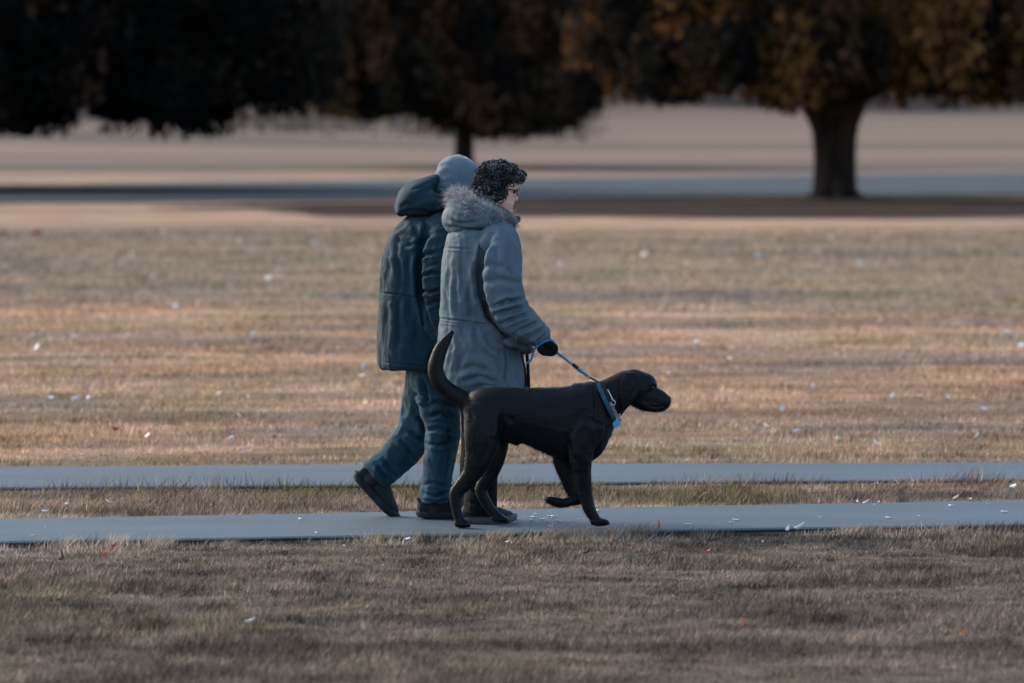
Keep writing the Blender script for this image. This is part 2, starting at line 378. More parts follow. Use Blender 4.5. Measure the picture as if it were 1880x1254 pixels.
def shade_strip(name, edge, sgn, w, mt=None, x0=-24, x1=13.5):                  # dark strip painted in for the shade along a path's edge
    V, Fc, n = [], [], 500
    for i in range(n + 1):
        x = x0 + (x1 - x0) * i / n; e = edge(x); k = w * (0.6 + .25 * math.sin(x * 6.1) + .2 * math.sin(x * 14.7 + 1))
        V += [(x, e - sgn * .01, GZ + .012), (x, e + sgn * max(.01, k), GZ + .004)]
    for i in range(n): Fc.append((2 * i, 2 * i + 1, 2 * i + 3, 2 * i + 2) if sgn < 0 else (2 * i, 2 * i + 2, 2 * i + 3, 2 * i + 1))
    o = obj(name, pydata(name, V, Fc), mt or M_EDGE_SHADE); o['kind'] = 'structure'
shade_strip('path_edge_shade', P1[0], -1, .12); shade_strip('path_edge_shade', P2[1], 1, .28)
V = [(6.4, 148, GZ + .012)]; Fc = []  # dark patch drawn under the oak: its shade together with leaf litter
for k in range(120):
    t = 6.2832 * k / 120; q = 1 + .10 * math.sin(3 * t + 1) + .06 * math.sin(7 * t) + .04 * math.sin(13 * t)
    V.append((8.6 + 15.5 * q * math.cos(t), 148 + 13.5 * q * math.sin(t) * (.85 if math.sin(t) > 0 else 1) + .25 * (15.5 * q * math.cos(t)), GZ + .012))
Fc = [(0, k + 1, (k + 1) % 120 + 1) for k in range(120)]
o = obj('oak_shade_litter', pydata('oak_shade_litter', V, Fc), M_SHADE_LITTER); o['kind'] = 'structure'

# ------------------------------------------------------------------ grass (uncountable)
fn = lambda f: np.vectorize(f)
p1n, p1f, p2n, p2f = fn(P1[0]), fn(P1[1]), fn(P2[0]), fn(P2[1])
def blades(name, n, yfun, hmean, wmean, margin, keep, lean=0.6, seed=1, tint=(0.3, 1.75), greens=0.22, la0=0.3, las=1.3):
    r = np.random.default_rng(seed)
    y = yfun(r, n); x = (r.random(n) * 2 - 1) * (y * 940 / F + margin)
    k = keep(x, y); x, y = x[k], y[k]; n = len(x)
    z = terrain(x, y)
    sc = np.clip(y / 40.0, 0.7, 3.0)
    P = np.stack([x, y, z * 0], 1)
    patch = 0.75 + 0.45 * vnoise(P, 1.6, 9) + 0.25 * vnoise(P, 5.0, 10)
    h = hmean(x, y) * (0.45 + 1.0 * r.random(n)) * np.clip(patch, 0.35, 1.4)
    w = wmean * sc * (0.6 + 0.8 * r.random(n))
    a = r.random(n) * 2 * np.pi; la = r.normal(la0, las, n); l = h * lean * r.random(n) * 1.5
    ax, ay = np.cos(a) * w / 2, np.sin(a) * w / 2 * 0.5
    base = np.stack([x, y, z - 0.004], 1)
    V = np.empty((n, 3, 3))
    V[:, 0] = base + np.stack([-ax, -ay, 0 * ax], 1); V[:, 1] = base + np.stack([ax, ay, 0 * ax], 1)
    V[:, 2] = base + np.stack([np.cos(la) * l, np.sin(la) * l, h], 1)
    me = bigmesh(name, V.reshape(-1, 3), np.arange(n * 3).reshape(-1, 3), 3)
    t = tint[0] + (tint[1] - tint[0]) * r.random(n) ** 1.3
    t = t * np.clip(1 + .6 * vnoise(P, 5.0, 30) + .65 * vnoise(P, 17.0, 31), .2, 2.4)
    t = t * np.where(r.random(n) < .14, 1.9, 1.0)
    if name == 'verge_grass':                            # taller, paler straw where the mower leaves a margin by the path
        e = np.clip(1.15 - (p1n(x) - y) / .9 + .5 * vnoise(P, 2.2, 50), 0, 1); t = t * (1 + .75 * e)
    c = t[:, None] * (1 + r.normal(0, 0.06, (n, 3)) * np.array([1, .6, 1]))
    c = np.clip(c, 0.15, 3.8)
    green = np.clip(vnoise(P, 0.9, 21) * 2.2 - 0.3, 0, 1) * (r.random(n) < 0.8) * greens
    c = c * (1 - green[:, None] * np.array([0.30, 0.22, 0.60]))
    vcol(me, np.repeat(c, 3, 0))
    o = obj(name, me, M_BLADE); o['kind'] = 'stuff'
    return o
o = blades('verge_grass', 390000, lambda r, n: 24.5 + 13.0 * r.random(n) ** 0.9, lambda x, y: np.where(p1n(x) - y < 0.22, 0.052, 0.034), 0.0062, 1.7, lambda x, y: y < p1n(x) - 0.05 + 0.035 * np.sin(x * 9) + 0.02 * np.sin(x * 23), lean=.9)
tag(o, 'short grey brown dormant grass in the foreground below the near path', 'grass')
o = blades('median_grass', 90000, lambda r, n: 34.5 + 7.0 * r.random(n), lambda x, y: 0.052 + .02 * (p2n(x) - y < .25), 0.0046, 1.2, lambda x, y: (y > p1f(x) + 0.0) & (y < p2n(x) - 0.012), seed=2, tint=(0.25, 1.7), greens=1.0, lean=1.0)
tag(o, 'ragged straw and olive grass strip between the two paths', 'grass')
o = blades('field_grass', 600000, lambda r, n: 38 + 82 * r.random(n) ** 1.9, lambda x, y: 0.036 + 0.012 * np.clip((y - 40) / 60, 0, 1), 0.005, 4.5, lambda x, y: y > p2f(x) + 0.06 + .06 * np.sin(x * 7), seed=3, tint=(0.45, 1.6), greens=.5)
def tuft(x, y, lo): return vnoise(np.stack([x, y * 0, y * 0], 1), 2.6, 77) + .5 * vnoise(np.stack([x, y * 0, y * 0], 1), 9, 78) > lo
tag(blades('edge_grass', 900000, lambda r, n: 33.6 + 2.6 * r.random(n), lambda x, y: 0.058 + 0 * x, 0.0042, 1.2, lambda x, y: (y < p1n(x) + .0) & (y > p1n(x) - .10 - .06 * np.sin(x * 3)) & tuft(x, y, -.05) & (np.sin(x * 917.3 + y * 331.7) > .55), lean=1.3, seed=6, tint=(1.2, 3.6), greens=0, la0=.2, las=.8), 'pale straw tufts leaning over the near edge of the near path', 'grass')
tag(blades('pale_grass', 400000, lambda r, n: 35.4 + 2.8 * r.random(n), lambda x, y: 0.04 + 0 * x, 0.0042, 1.2, lambda x, y: (y > p1f(x)) & (y < p1f(x) + .5 + .35 * np.sin(x * 2.3 + 2)) & (np.sin(x * 917.3 + y * 331.7) > .45), lean=1.6, seed=7, tint=(1.3, 4.0), greens=0), 'pale matted straw along the upper edge of the near path', 'grass')
tag(o, 'wide tan dormant field of mown grass behind the far path', 'grass')

# ------------------------------------------------------------------ trees
def leaves(clumps, per, size, pal, seed, droop=0.6):
    """leaf sprays spread through clumps (centre, spread xy, spread z, palette index)"""
    r = np.random.default_rng(seed); allV, allC = [], []
    for c, sxy, sz, pi in clumps:
        n = max(8, int(per * r.uniform(0.7, 1.3)))
        P = np.array(c) + np.clip(r.normal(0, 1, (n, 3)), -1.55, 1.55) * np.array([sxy, sxy, sz])
        s = size * r.uniform(0.5, 1.3, n)
        A = r.normal(0, 1, (n, 3)); A[:, 2] -= droop * 2.5; A /= np.linalg.norm(A, axis=1)[:, None]
        B = np.cross(A, r.normal(0, 1, (n, 3))); B /= np.linalg.norm(B, axis=1)[:, None] + 1e-9
        L, Wd = A * s[:, None], B * (s * 0.45)[:, None]
        q = np.stack([P - L * .5, P + Wd * .5, P + L * .5, P - Wd * .5], 1)
        allV.append(q.reshape(-1, 3))
        cc = np.array(pal[pi]) * r.uniform(0.55, 1.4, (n, 1)) * (1 + r.normal(0, .07, (n, 3)))
        allC.append(np.repeat(np.clip(cc, 0.002, 1), 4, 0))
    V = np.concatenate(allV); C = np.concatenate(allC)
    me = bigmesh('crown', V, np.arange(len(V)).reshape(-1, 4), 4); vcol(me, C)
    return me
def tree(name, u, v, label, lower, rx, ry, top, nclump, per, size, pal, pick, seed, trunk_w, trunk_top, split=False, group=None):
    Y = gy(v, GZ); b = W(u, v, Y); s = F / Y
    rr = random.Random(seed)
    root = empty(name, b); tag(root, label, 'tree', group)
    us = [p[0] for p in lower]; vs = [p[1] for p in lower]
    zmin = lambda x: b.z + (v - np.interp(CX + x / Y * F, us, vs)) / s
    cl = []
    hc = top * 0.42; tries = 0
    while len(cl) < nclump and tries < nclump * 60:
        tries += 1
        x, y, z = rr.uniform(-1, 1), rr.uniform(-1, 1), rr.uniform(-1, 1)
        d = math.sqrt(x * x + y * y + (z * z if z > 0 else 0))
        if d > 1 or (d < 0.5 and rr.random() < 0.5): continue
        px, py, pz = b.x + x * rx, b.y + y * ry, b.z + hc + (z * (top - hc) if z > 0 else z * hc)
        sz = rr.uniform(0.35, 0.75)
        lo = zmin(px) + abs(y) * 0.25
        if pz - 1.3 * sz < lo:
            if pz < lo - 1.2: continue
            pz = lo + 1.3 * sz + rr.random() * 0.55 - .12
        cl.append(((px, py, pz), rr.uniform(0.2, 0.42), sz, pick(rr, CX + px / Y * F, pz)))
    obj('crown', leaves(cl, per, size, pal, seed), M_LEAF, root)
    tp = []
    w = trunk_w
    if split:
        for sx_, r0 in ((-0.36, 0.27), (0.36, 0.25)):
            tp.append(tube([b + Vector((sx_ * w * .72, 0.1 * sx_, -0.15)), b + Vector((sx_ * w * .62, 0, 0.7)), b + Vector((sx_ * w * .75, 0, 1.5)), b + Vector((sx_ * w * 1.35, 0, trunk_top)), b + Vector((sx_ * w * 2.6, 0.2, trunk_top + 1.3)), b + Vector((sx_ * w * 3.6, 0.3, top * .72))], [r0 * w * 1.12, r0 * w * .98, r0 * w * .92, r0 * w * 1.05, r0 * w * .62, r0 * w * .22], 18))
        tp.append(tube([b + Vector((0, .30, -.1)), b + Vector((0, .32, 1.2)), b + Vector((0, .24, trunk_top + .3)), b + Vector((0.1, .1, trunk_top + 1.6)), b + Vector((0, 0, top * .8))], [.3 * w, .27 * w, .34 * w, .26 * w, .06 * w], 14))
        for a in range(7):
            t = a * 0.9 + 0.3; q = Vector((math.cos(t), math.sin(t), 0))
            tp.append(tube([b + q * 0.28 * w + Vector((0, 0, 0.35)), b + q * 0.5 * w + Vector((0, 0, 0.06)), b + q * 0.78 * w + Vector((0, 0, -0.1))], [0.13 * w, 0.12 * w, 0.06 * w], 8))
    else:
        tp.append(tube([b + Vector((0, 0, -0.2)), b + Vector((0.02, 0, 0.5)), b + Vector((0.05, 0, trunk_top)), b + Vector((-0.1, 0, top * .5)), b + Vector((0.1, 0, top * .85))], [w * .62, w * .5, w * .46, w * .3, w * .08], 14))
    for k in range(16):
        c = Vector(rr.choice(cl)[0]); st = b + Vector((rr.uniform(-.2, .2) * w, 0, trunk_top * rr.uniform(0.85, 1.5)))
        mid = st.lerp(c, 0.5) + Vector((0, 0, 0.5))
        tp.append(tube([st, mid, c], [w * .15, w * .09, 0.02], 8, 8))
    me = fuse('trunk', tp, 0.05, 1) if not split else fuse('trunk', tp, 0.035, 2)
    co, no = getco(me), getno(me)
    fl = vnoise(co * np.array([6, 6, 0.7]), 1.0, 4)
    setco(me, co + no * (fl * 0.035 * (1 if split else .6))[:, None])
    obj('trunk', me, M_BARK, root)
    return root
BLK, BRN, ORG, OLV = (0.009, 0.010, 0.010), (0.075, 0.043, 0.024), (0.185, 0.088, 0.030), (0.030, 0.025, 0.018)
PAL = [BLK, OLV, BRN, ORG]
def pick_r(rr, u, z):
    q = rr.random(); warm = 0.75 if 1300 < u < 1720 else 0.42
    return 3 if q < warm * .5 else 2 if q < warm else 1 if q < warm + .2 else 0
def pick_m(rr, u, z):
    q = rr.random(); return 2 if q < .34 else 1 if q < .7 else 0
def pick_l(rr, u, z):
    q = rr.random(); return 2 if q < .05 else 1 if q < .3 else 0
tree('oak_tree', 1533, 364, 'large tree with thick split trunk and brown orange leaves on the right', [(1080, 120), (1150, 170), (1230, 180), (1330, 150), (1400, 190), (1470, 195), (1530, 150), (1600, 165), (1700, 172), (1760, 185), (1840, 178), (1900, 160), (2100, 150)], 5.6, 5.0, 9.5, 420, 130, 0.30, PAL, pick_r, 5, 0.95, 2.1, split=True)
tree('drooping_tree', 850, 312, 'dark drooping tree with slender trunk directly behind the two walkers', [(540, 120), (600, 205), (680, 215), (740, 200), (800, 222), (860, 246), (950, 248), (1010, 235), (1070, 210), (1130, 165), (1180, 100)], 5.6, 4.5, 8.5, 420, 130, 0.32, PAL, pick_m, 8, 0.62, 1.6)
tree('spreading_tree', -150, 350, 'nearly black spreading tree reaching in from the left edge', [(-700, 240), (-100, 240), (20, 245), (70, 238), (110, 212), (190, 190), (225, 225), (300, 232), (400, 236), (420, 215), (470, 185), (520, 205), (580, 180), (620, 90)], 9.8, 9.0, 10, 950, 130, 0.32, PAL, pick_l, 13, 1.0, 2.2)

def wood():                                             # far-off wood at the back of the meadow reads as one mass
    rr = random.Random(4); cl, tr = [], []
    for i in range(64):
        x = -45 + 90 * i / 63 + rr.uniform(-1, 1); y = rr.uniform(428, 470); hgt = rr.uniform(8, 13)
        z0 = float(terrain(np.array(x), np.array(y)))
        tr.append(tube([(x, y, z0 - .2), (x + .1, y, z0 + hgt * .4), (x, y, z0 + hgt * .8)], [.25, .2, .05], 6, 3))
        for k in range(26):
            a = rr.random() * 6.28; q = rr.random() ** .5
            zz = rr.uniform(0.1, 1)
            cl.append(((x + math.cos(a) * q * 2.6 * (1.15 - zz * .7), y + math.sin(a) * q * 2.6, z0 + hgt * zz), .8, .7, rr.choice((0, 0, 1, 4))))
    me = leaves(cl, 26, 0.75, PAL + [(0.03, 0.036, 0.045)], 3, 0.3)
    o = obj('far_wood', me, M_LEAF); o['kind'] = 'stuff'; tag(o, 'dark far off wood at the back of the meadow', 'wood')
    obj('trunks', pydata('trunks', *join(tr)), M_BARK, o)['kind'] = 'stuff'
wood()
def brush():                                            # tangled dry brush on the bank at the left
    rr = random.Random(6); cl = []
    for i in range(420):
        x = rr.uniform(-30, 3); y = rr.uniform(290, 400); z0 = float(terrain(np.array(x), np.array(y)))
        hgt = rr.uniform(.5, 1.7) * (1 + .4 * math.sin(x * .7))
        cl.append(((x, y, z0 + hgt * .45), .55, hgt * .4, rr.choice((0, 1, 2))))
    o = obj('dry_brush', leaves(cl, 40, .42, [(0.17, 0.145, 0.125), (0.21, 0.18, 0.155), (0.14, 0.125, 0.108)], 8, -.8), M_LEAF); o['kind'] = 'stuff'
    tag(o, 'taupe tangle of dry brush on the bank beyond the road on the left', 'brush')
brush()

# ------------------------------------------------------------------ people: shared builders
def headmesh(M, s=1.0, nseg=56):
    """head with a face; local x forward, z up, chin at -0.115"""
    prof = [(-.119, .045, .012, .016), (-.113, .074, .0, .030), (-.102, .086, -.02, .043), (-.086, .079, -.045, .053), (-.077, .085, -.058, .057), (-.069, .080, -.064, .060), (-.061, .087, -.07, .062),
            (-.047, .081, -.078, .066), (-.02, .084, -.09, .070), (.0, .083, -.096, .072), (.02, .087, -.1, .074), (.04, .095, -.102, .076), (.062, .092, -.1, .075), (.085, .078, -.09, .067), (.105, .048, -.066, .048), (.116, .012, -.03, .02)]
    zs = [p[0] for p in prof]; ZZ = np.concatenate([np.linspace(-.119, .05, 50), np.linspace(.056, .116, 14)])
    fr, bk, hw = (np.interp(ZZ, zs, [p[i] for p in prof]) for i in (1, 2, 3))
    nb = np.interp(ZZ, [-.05, -.044, -.038, -.03, -.015, 0, .016, .03], [0, .010, .021, .026, .018, .011, .004, 0])
    V, Fc = [], []
    for z, f, b, h, nz in zip(ZZ, fr, bk, hw, nb):
        cx_ = (f + b) / 2 - 0.01 * (f - b)
        for k in range(nseg):
            a = 2 * math.pi * k / nseg; ca, sa = math.cos(a), math.sin(a)
            y = h * math.copysign(abs(sa) ** 0.85, sa); x = cx_ + (f - cx_) * ca if ca > 0 else cx_ + (cx_ - b) * ca
            if ca > 0:
                x += nz * math.exp(-(y / .011) ** 2)
                x -= 0.010 * math.exp(-((abs(y) - .032) / .013) ** 2 - ((z - .006) / .012) ** 2)
                if abs(z + .069) < .004: x -= 0.003 * math.exp(-(y / .024) ** 2)
            V.append(M @ (Vector((x, y, z)) * s))
    n = nseg
    for i in range(len(ZZ) - 1):
        for k in range(n): Fc.append((i * n + k, i * n + (k + 1) % n, (i + 1) * n + (k + 1) % n, (i + 1) * n + k))
    Fc.append(tuple(range(n))[::-1]); Fc.append(tuple((len(ZZ) - 1) * n + k for k in range(n)))
    return V, Fc
def ear(M, side, s=1.0):
    parts = [tube([M @ (Vector((-.012 + .022 * math.sin(t), side * (.072 + .006 * math.sin(t)), -.004 + .032 * math.cos(t))) * s) for t in np.linspace(0.2, 5.0, 9)], [.006 * s] * 9, 8, 16)]
    parts.append(ellipsoid(M @ (Vector((-.010, side * .070, -.004)) * s), (.016 * s, .008 * s, .027 * s), M.to_3x3(), 12, 8))
    return join(parts)
def shoe(root, M, upper_mat, sole_mat, L=0.30, lace_mat=None, hs=1.3):
    """low walking shoe; local x heel to toe, z up from the ground"""
    st = [(0.0, .026, .060), (.02, .034, .085), (.06, .037, .105), (.10, .037, .108), (.135, .040, .092), (.17, .045, .076), (.21, .050, .064), (.25, .047, .054), (.28, .036, .044), (.297, .018, .030)]
    st = [tuple(catmull([(x, w * 1.08, h * hs) for x, w, h in st], i / 36)) for i in range(37)]
    V, Fc, n = [], [], 20
    for x, w, h in st:
        for k in range(n):
            a = 2 * math.pi * k / n
            z = .022 + (h - .022) * (0.5 + 0.5 * math.sin(a)); y = w * math.cos(a) * (1 - 0.22 * (0.5 + 0.5 * math.sin(a)))
            V.append(M @ (Vector((x, y - .006 * math.sin(x / L * 3.1), z)) * (L / .3)))
    m = len(st)
    for i in range(m - 1):
        for k in range(n): Fc.append((i * n + k, i * n + (k + 1) % n, (i + 1) * n + (k + 1) % n, (i + 1) * n + k))
    Fc.append(tuple(range(n))[::-1]); Fc.append(tuple((m - 1) * n + k for k in range(n)))
    up = pydata('upper', V, Fc)
    sh = obj('shoe', up, upper_mat, root)
    V, Fc = [], []
    nn = 48
    def outline(t):                                     # around the sole
        x = .5 - .5 * math.cos(t); side = 1 if t <= math.pi else -1
        xx = x * .31 - .006; w = np.interp(x, [0, .03, .12, .3, .45, .6, .78, .9, .97, 1], [0, .020, .036, .038, .041, .049, .053, .046, .028, 0])
        return xx, side * w - .006 * math.sin(x * 3.1)
    for z, e in ((0.0, .9), (.004, .985), (.018, 1.05), (.034, 1.02), (.038, .93)):
        for k in range(nn):
            x, y = outline(2 * math.pi * k / nn)
            lift = 0.016 * max(0, (x - .22) / .08) ** 2 + 0.006 * max(0, (.03 - x) / .03) ** 2
            V.append(M @ (Vector(((x - .15) * e + .15, y * e, z + lift)) * (L / .3)))
    for i in range(4):
        for k in range(nn): Fc.append((i * nn + k, i * nn + (k + 1) % nn, (i + 1) * nn + (k + 1) % nn, (i + 1) * nn + k))
    Fc.append(tuple(range(nn))[::-1]); Fc.append(tuple(4 * nn + k for k in range(nn)))
    obj('sole', pydata('sole', V, Fc), sole_mat, sh)
    lc = []
    for x, h in ((.135, .094 * hs), (.155, .085 * hs), (.175, .076 * hs), (.195, .070 * hs)):
        lc.append(tube([M @ (Vector((x - .005, -.03, h - .012)) * (L / .3)), M @ (Vector((x, 0, h + .003)) * (L / .3)), M @ (Vector((x + .006, .03, h - .012)) * (L / .3))], [.003] * 3, 6, 8))
    obj('lace', pydata('lace', *join(lc)), lace_mat or sole_mat, sh)
    return sh
def frame(origin, xdir, up=(0, 0, 1)):
    x = Vector(xdir).normalized(); y = Vector(up).cross(x).normalized(); z = x.cross(y)
    return Matrix(((x.x, y.x, z.x, origin[0]), (x.y, y.y, z.y, origin[1]), (x.z, y.z, z.z, origin[2]), (0, 0, 0, 1)))
def headframe(u, v, Y, yaw, pitch=0, roll=0):
    return Matrix.Translation(W(u, v, Y)) @ Matrix.Rotation(yaw, 4, 'Z') @ Matrix.Rotation(pitch, 4, 'Y') @ Matrix.Rotation(roll, 4, 'X')
def strands(roots, dirs, length, width, cols, bend, seed, segs=3):
    """tapered hair strips"""
    r = np.random.default_rng(seed); n = len(roots)
    D = dirs / (np.linalg.norm(dirs, axis=1)[:, None] + 1e-9)
    S = np.cross(D, r.normal(0, 1, (n, 3))); S /= np.linalg.norm(S, axis=1)[:, None] + 1e-9
    Bv = r.normal(0, 1, (n, 3)) * bend + np.array([0, 0, -bend * .6])
    ln = length * r.uniform(.55, 1.25, n)
    Vs = []
    for i in range(segs + 1):
        t = i / segs; c = roots + D * (ln * t)[:, None] + Bv * (ln * t * t)[:, None]
        w = width * (1 - t * .85)
        Vs += [c - S * w / 2, c + S * w / 2]
    V = np.stack(Vs, 1).reshape(-1, 3); k = 2 * (segs + 1)
    b = (np.arange(n) * k)[:, None]
    Fc = np.concatenate([b + np.array([[2 * i, 2 * i + 1, 2 * i + 3, 2 * i + 2]]) for i in range(segs)], 0)
    me = bigmesh('strands', V, Fc, 4); vcol(me, np.repeat(cols, k, 0)); return me

# ------------------------------------------------------------------ the man in beanie and dark parka
YM = 36.2
man = empty('person', (W(800, 957, YM).x, YM, 0)); tag(man, 'person in grey beanie, dark navy parka and blue jeans striding behind the other walker', 'person')
HM = headframe(840, 338, YM + .02, R(24), R(6))
parts = [headmesh(HM, 1.0), ear(HM, -1), ear(HM, 1), ptube([(828, 352, 0), (815, 390, 0), (800, 430, 0)], [24, 25, 34], YM),
         vrings([(405, 765, 825, .15, 0, 0), (430, 745, 840, .19, 0, 0), (520, 730, 835, .16, 0, 0), (600, 740, 830, .15, 0, 0), (680, 765, 825, .12, 0, 0)], YM),
         ptube([(800, 680, -.09), (808, 770, -.1), (802, 860, -.1), (798, 930, -.1)], [26, 20, 15, 12], YM), ptube([(790, 685, .09), (778, 740, .11), (766, 788, .12), (750, 812, .12), (726, 840, .12), (690, 874, .12)], [26, 21, 17, 16, 15, 12], YM)]
for s in (-1, 1):
    parts.append(ptube([(805, 430, s * .18), (815, 500, s * .25), (818, 570, s * .26), (840, 630, s * .2), (852, 645, s * .17)], [20, 17, 15, 12, 14], YM))
obj('body', fuse('body', parts, 0.0055, 1), M_SKIN, man)

rows = smoothrows([(392, 762, 818, .10, .02, .3), (402, 744, 834, .18, .01, .35), (418, 727, 850, .235, 0, .35), (448, 713, 858, .26, 0, .3), (490, 703, 862, .265, 0, .3), (540, 699, 862, .255, 0, .3), (560, 698, 862, .262, 0, .3), (610, 695, 862, .28, 0, .3), (650, 695, 862, .29, 0, .3), (668, 697, 861, .292, 0, .3), (676, 702, 858, .285, 0, .3)], 5)
parts = [vrings(rows, YM)]
for s in (-1, 1):
    parts.append(ptube([(812, 425, s * .17), (815, 455, s * .235), (813, 505, s * .27), (812, 555, s * .275), (822, 605, s * .265), (850, 642, s * .2)], [36, 42, 41, 39, 37, 30], YM))
me = fuse('coat', parts, 0.0055, 4)
cr = [([(786, 418), (774, 450), (769, 490), (772, 540), (784, 590), (800, 625)], .032, 6)]
cr += [([(771, 476), (786, 466), (806, 464)], .010, 4), ([(776, 510), (792, 501), (812, 504)], .012, 3.5), ([(774, 534), (790, 537), (812, 530)], .013, 3.5), ([(785, 562), (800, 552), (815, 556)], .008, 4), ([(774, 449), (783, 436), (796, 428)], .007, 5), ([(790, 488), (805, 484)], .006, 3)]
cr += [([(697, 538), (730, 541), (772, 548)], .006, 2.2), ([(697, 543), (730, 546), (772, 553)], .004, 1.6), ([(696, 664), (730, 668), (775, 672), (830, 672)], .004, 1.6)]
for u0, v0, a, dp in ((716, 455, -4, .005), (731, 430, 8, .007), (752, 462, 3, .005)): cr.append(([(u0, v0), (u0 - 3, v0 + 35), (u0 + a, 525)], dp, 5))
for u0, v1, dp, w_ in ((709, 600, .005, 5), (729, 655, .007, 6), (751, 585, .004, 5), (764, 640, .006, 7)): cr.append(([(u0, 548), (u0 + 3, 575), (u0 + 1, v1)], dp, w_))
cr += [([(760, 410), (770, 440), (756, 480)], .008, 6), ([(727, 436), (745, 452), (770, 448)], .006, 4)]
creases(me, cr, 1.3, 0.0036, (15, 15, 9))
obj('coat', me, M_MANCOAT, man)
# hood lying behind the neck
parts = [ptube([(747, 378, -.11), (743, 376, -.02), (747, 376, .1)], [17, 18, 17], YM), ptube([(738, 384, -.02), (752, 368, -.03), (770, 354, -.03), (784, 342, -.01), (790, 337, .03)], [(12, .12), (25, .15), (25, .14), (15, .09), (8, .06)], YM, 28),
         ptube([(750, 380, -.10), (785, 372, -.14), (820, 378, -.14), (838, 388, -.10)], [(16, .07), (22, .06), (15, .05), (9, .04)], YM), ptube([(750, 378, .10), (785, 370, .145), (820, 376, .14), (838, 386, .10)], [(16, .07), (22, .06), (15, .05), (9, .04)], YM),
         ptube([(784, 331, -.035), (788, 336, 0), (786, 332, .05)], [5, 8, 5], YM)]
me = fuse('hood', parts, 0.006, 7)
creases(me, [([(738, 388), (762, 385), (790, 391), (830, 388)], .007, 4), ([(733, 382), (746, 374), (764, 380)], .006, 4), ([(752, 350), (770, 345), (788, 336)], .004, 3), ([(798, 342), (806, 362), (826, 376)], .012, 5), ([(760, 372), (782, 362), (800, 364)], .005, 5)], 1, .003)
obj('hood', me, M_MANCOAT, man)
# beanie
V, Fc, n = [], [], 48
bp = [(-.048, .97), (-.044, 1.03), (-.022, 1.06), (-.006, 1.055), (.000, 1.025), (.005, 1.04), (.045, 1.045), (.075, .97), (.10, .80), (.119, .55), (.130, .28), (.133, .05)]
bp = [tuple(catmull(bp, i / 44)) for i in range(45)]
for z, k_ in bp:
    for k in range(n):
        a = 2 * math.pi * k / n
        x, y = .108 * k_ * math.cos(a) - .004, .088 * k_ * math.sin(a)
        w = .0025 * math.sin(3 * a + 40 * z) + .002 * math.sin(5 * a - 25 * z)
        V.append(HM @ Vector((x * (1 + w * 8), y * (1 + w * 8), z + .008 + (.012 * math.cos(a) if z < .03 else .012 * math.cos(a) * max(0, 1 - (z - .03) / .05)) + (.010 * (1 + math.cos(a)) if z < -.01 else 0) + .004 * math.sin(2 * a))))
for i in range(len(bp) - 1):
    for k in range(n): Fc.append((i * n + k, i * n + (k + 1) % n, (i + 1) * n + (k + 1) % n, (i + 1) * n + k))
Fc.append(tuple((len(bp) - 1) * n + k for k in range(n)))
me = pydata('beanie', V, Fc)
creases(me, [([(808, 325), (822, 318), (832, 320)], .004, 4), ([(803, 343), (830, 350), (858, 338), (870, 326)], .004, 2.5), ([(800, 312), (812, 303), (822, 302)], .004, 4), ([(812, 298), (824, 291)], .003, 3)], 1, .0012, (14, 14, 14))
obj('beanie', me, M_BEANIE, man)
# short collar-length hair at the nape
# jeans
parts = [ptube([(795, 610, 0), (795, 660, 0), (795, 690, 0)], [(52, .18), (50, .18), (44, .16)], YM),
         ptube([(802, 680, -.085), (807, 730, -.095), (812, 775, -.10), (811, 805, -.10), (805, 850, -.10), (800, 895, -.10), (799, 922, -.10)], [(40, .10), (38, .10), (33, .092), (31, .088), (27, .08), (26, .075), (28, .078)], YM, cap=False),
         ptube([(790, 685, .09), (778, 740, .11), (768, 785, .12), (752, 812, .12), (728, 838, .12), (688, 874, .12)], [(42, .10), (39, .098), (36, .09), (33, .085), (31, .08), (30, .078)], YM, cap=False)]
me = fuse('trousers', parts, 0.0058, 4)
cr = [([(790, 765), (810, 758), (835, 770)], .010, 4), ([(785, 790), (805, 786), (838, 796)], .010, 4), ([(786, 815), (805, 818), (832, 812)], .009, 4), ([(784, 745), (806, 738), (838, 748)], .009, 5),
      ([(778, 905), (800, 912), (822, 904)], .010, 3.5), ([(778, 890), (795, 886), (820, 894)], .007, 3.5), ([(774, 918), (800, 922), (826, 917)], .006, 3),
      ([(822, 760), (824, 830), (812, 900)], .003, 1.5), ([(775, 690), (782, 720), (786, 745)], .012, 5), ([(745, 790), (765, 800), (778, 815)], .009, 4), ([(730, 805), (748, 820), (758, 842)], .007, 4), ([(705, 842), (716, 862), (728, 876)], .010, 4), ([(690, 852), (703, 870), (714, 882)], .008, 3.5), ([(765, 762), (775, 775), (782, 800)], .010, 5), ([(770, 722), (778, 732), (790, 736)], .010, 4)]
creases(me, cr, 1.6, .004, (13, 13, 9), 12)
obj('trousers', me, M_JEANS, man)
heel = W(768, 955, YM - .11); heel.z = 0.0
shoe(man, frame(heel, (1, .25, 0)), M_SHOE, M_SOLE, .31, hs=1.4)
hl, toe = W(650, 872, YM + .12), W(717, 946, YM + .16)
d = (toe - hl); Lb = .30
shoe(man, frame(hl + Vector((-.012, 0, -.012)), d, (1, .1, .75)), M_SHOE, M_SOLE, Lb, hs=1.45)
obj('sock', pydata('sock', *ptube([(722, 842, .12), (690, 872, .12), (676, 884, .12)], [18, 16.5, 14], YM)), M_SHOE, man)
obj('sock', pydata('sock', *ptube([(802, 890, -.1), (798, 925, -.1), (797, 940, -.1)], [18.5, 16.5, 15], YM)), M_SHOE, man)
lp = tube([W(771, 918, YM - .2), W(767, 914, YM - .2), W(769, 921, YM - .2), W(773, 922, YM - .19)], [.0035] * 4, 8, 12)
obj('pull_loop', pydata('pull_loop', *lp), M_SOLE, man)

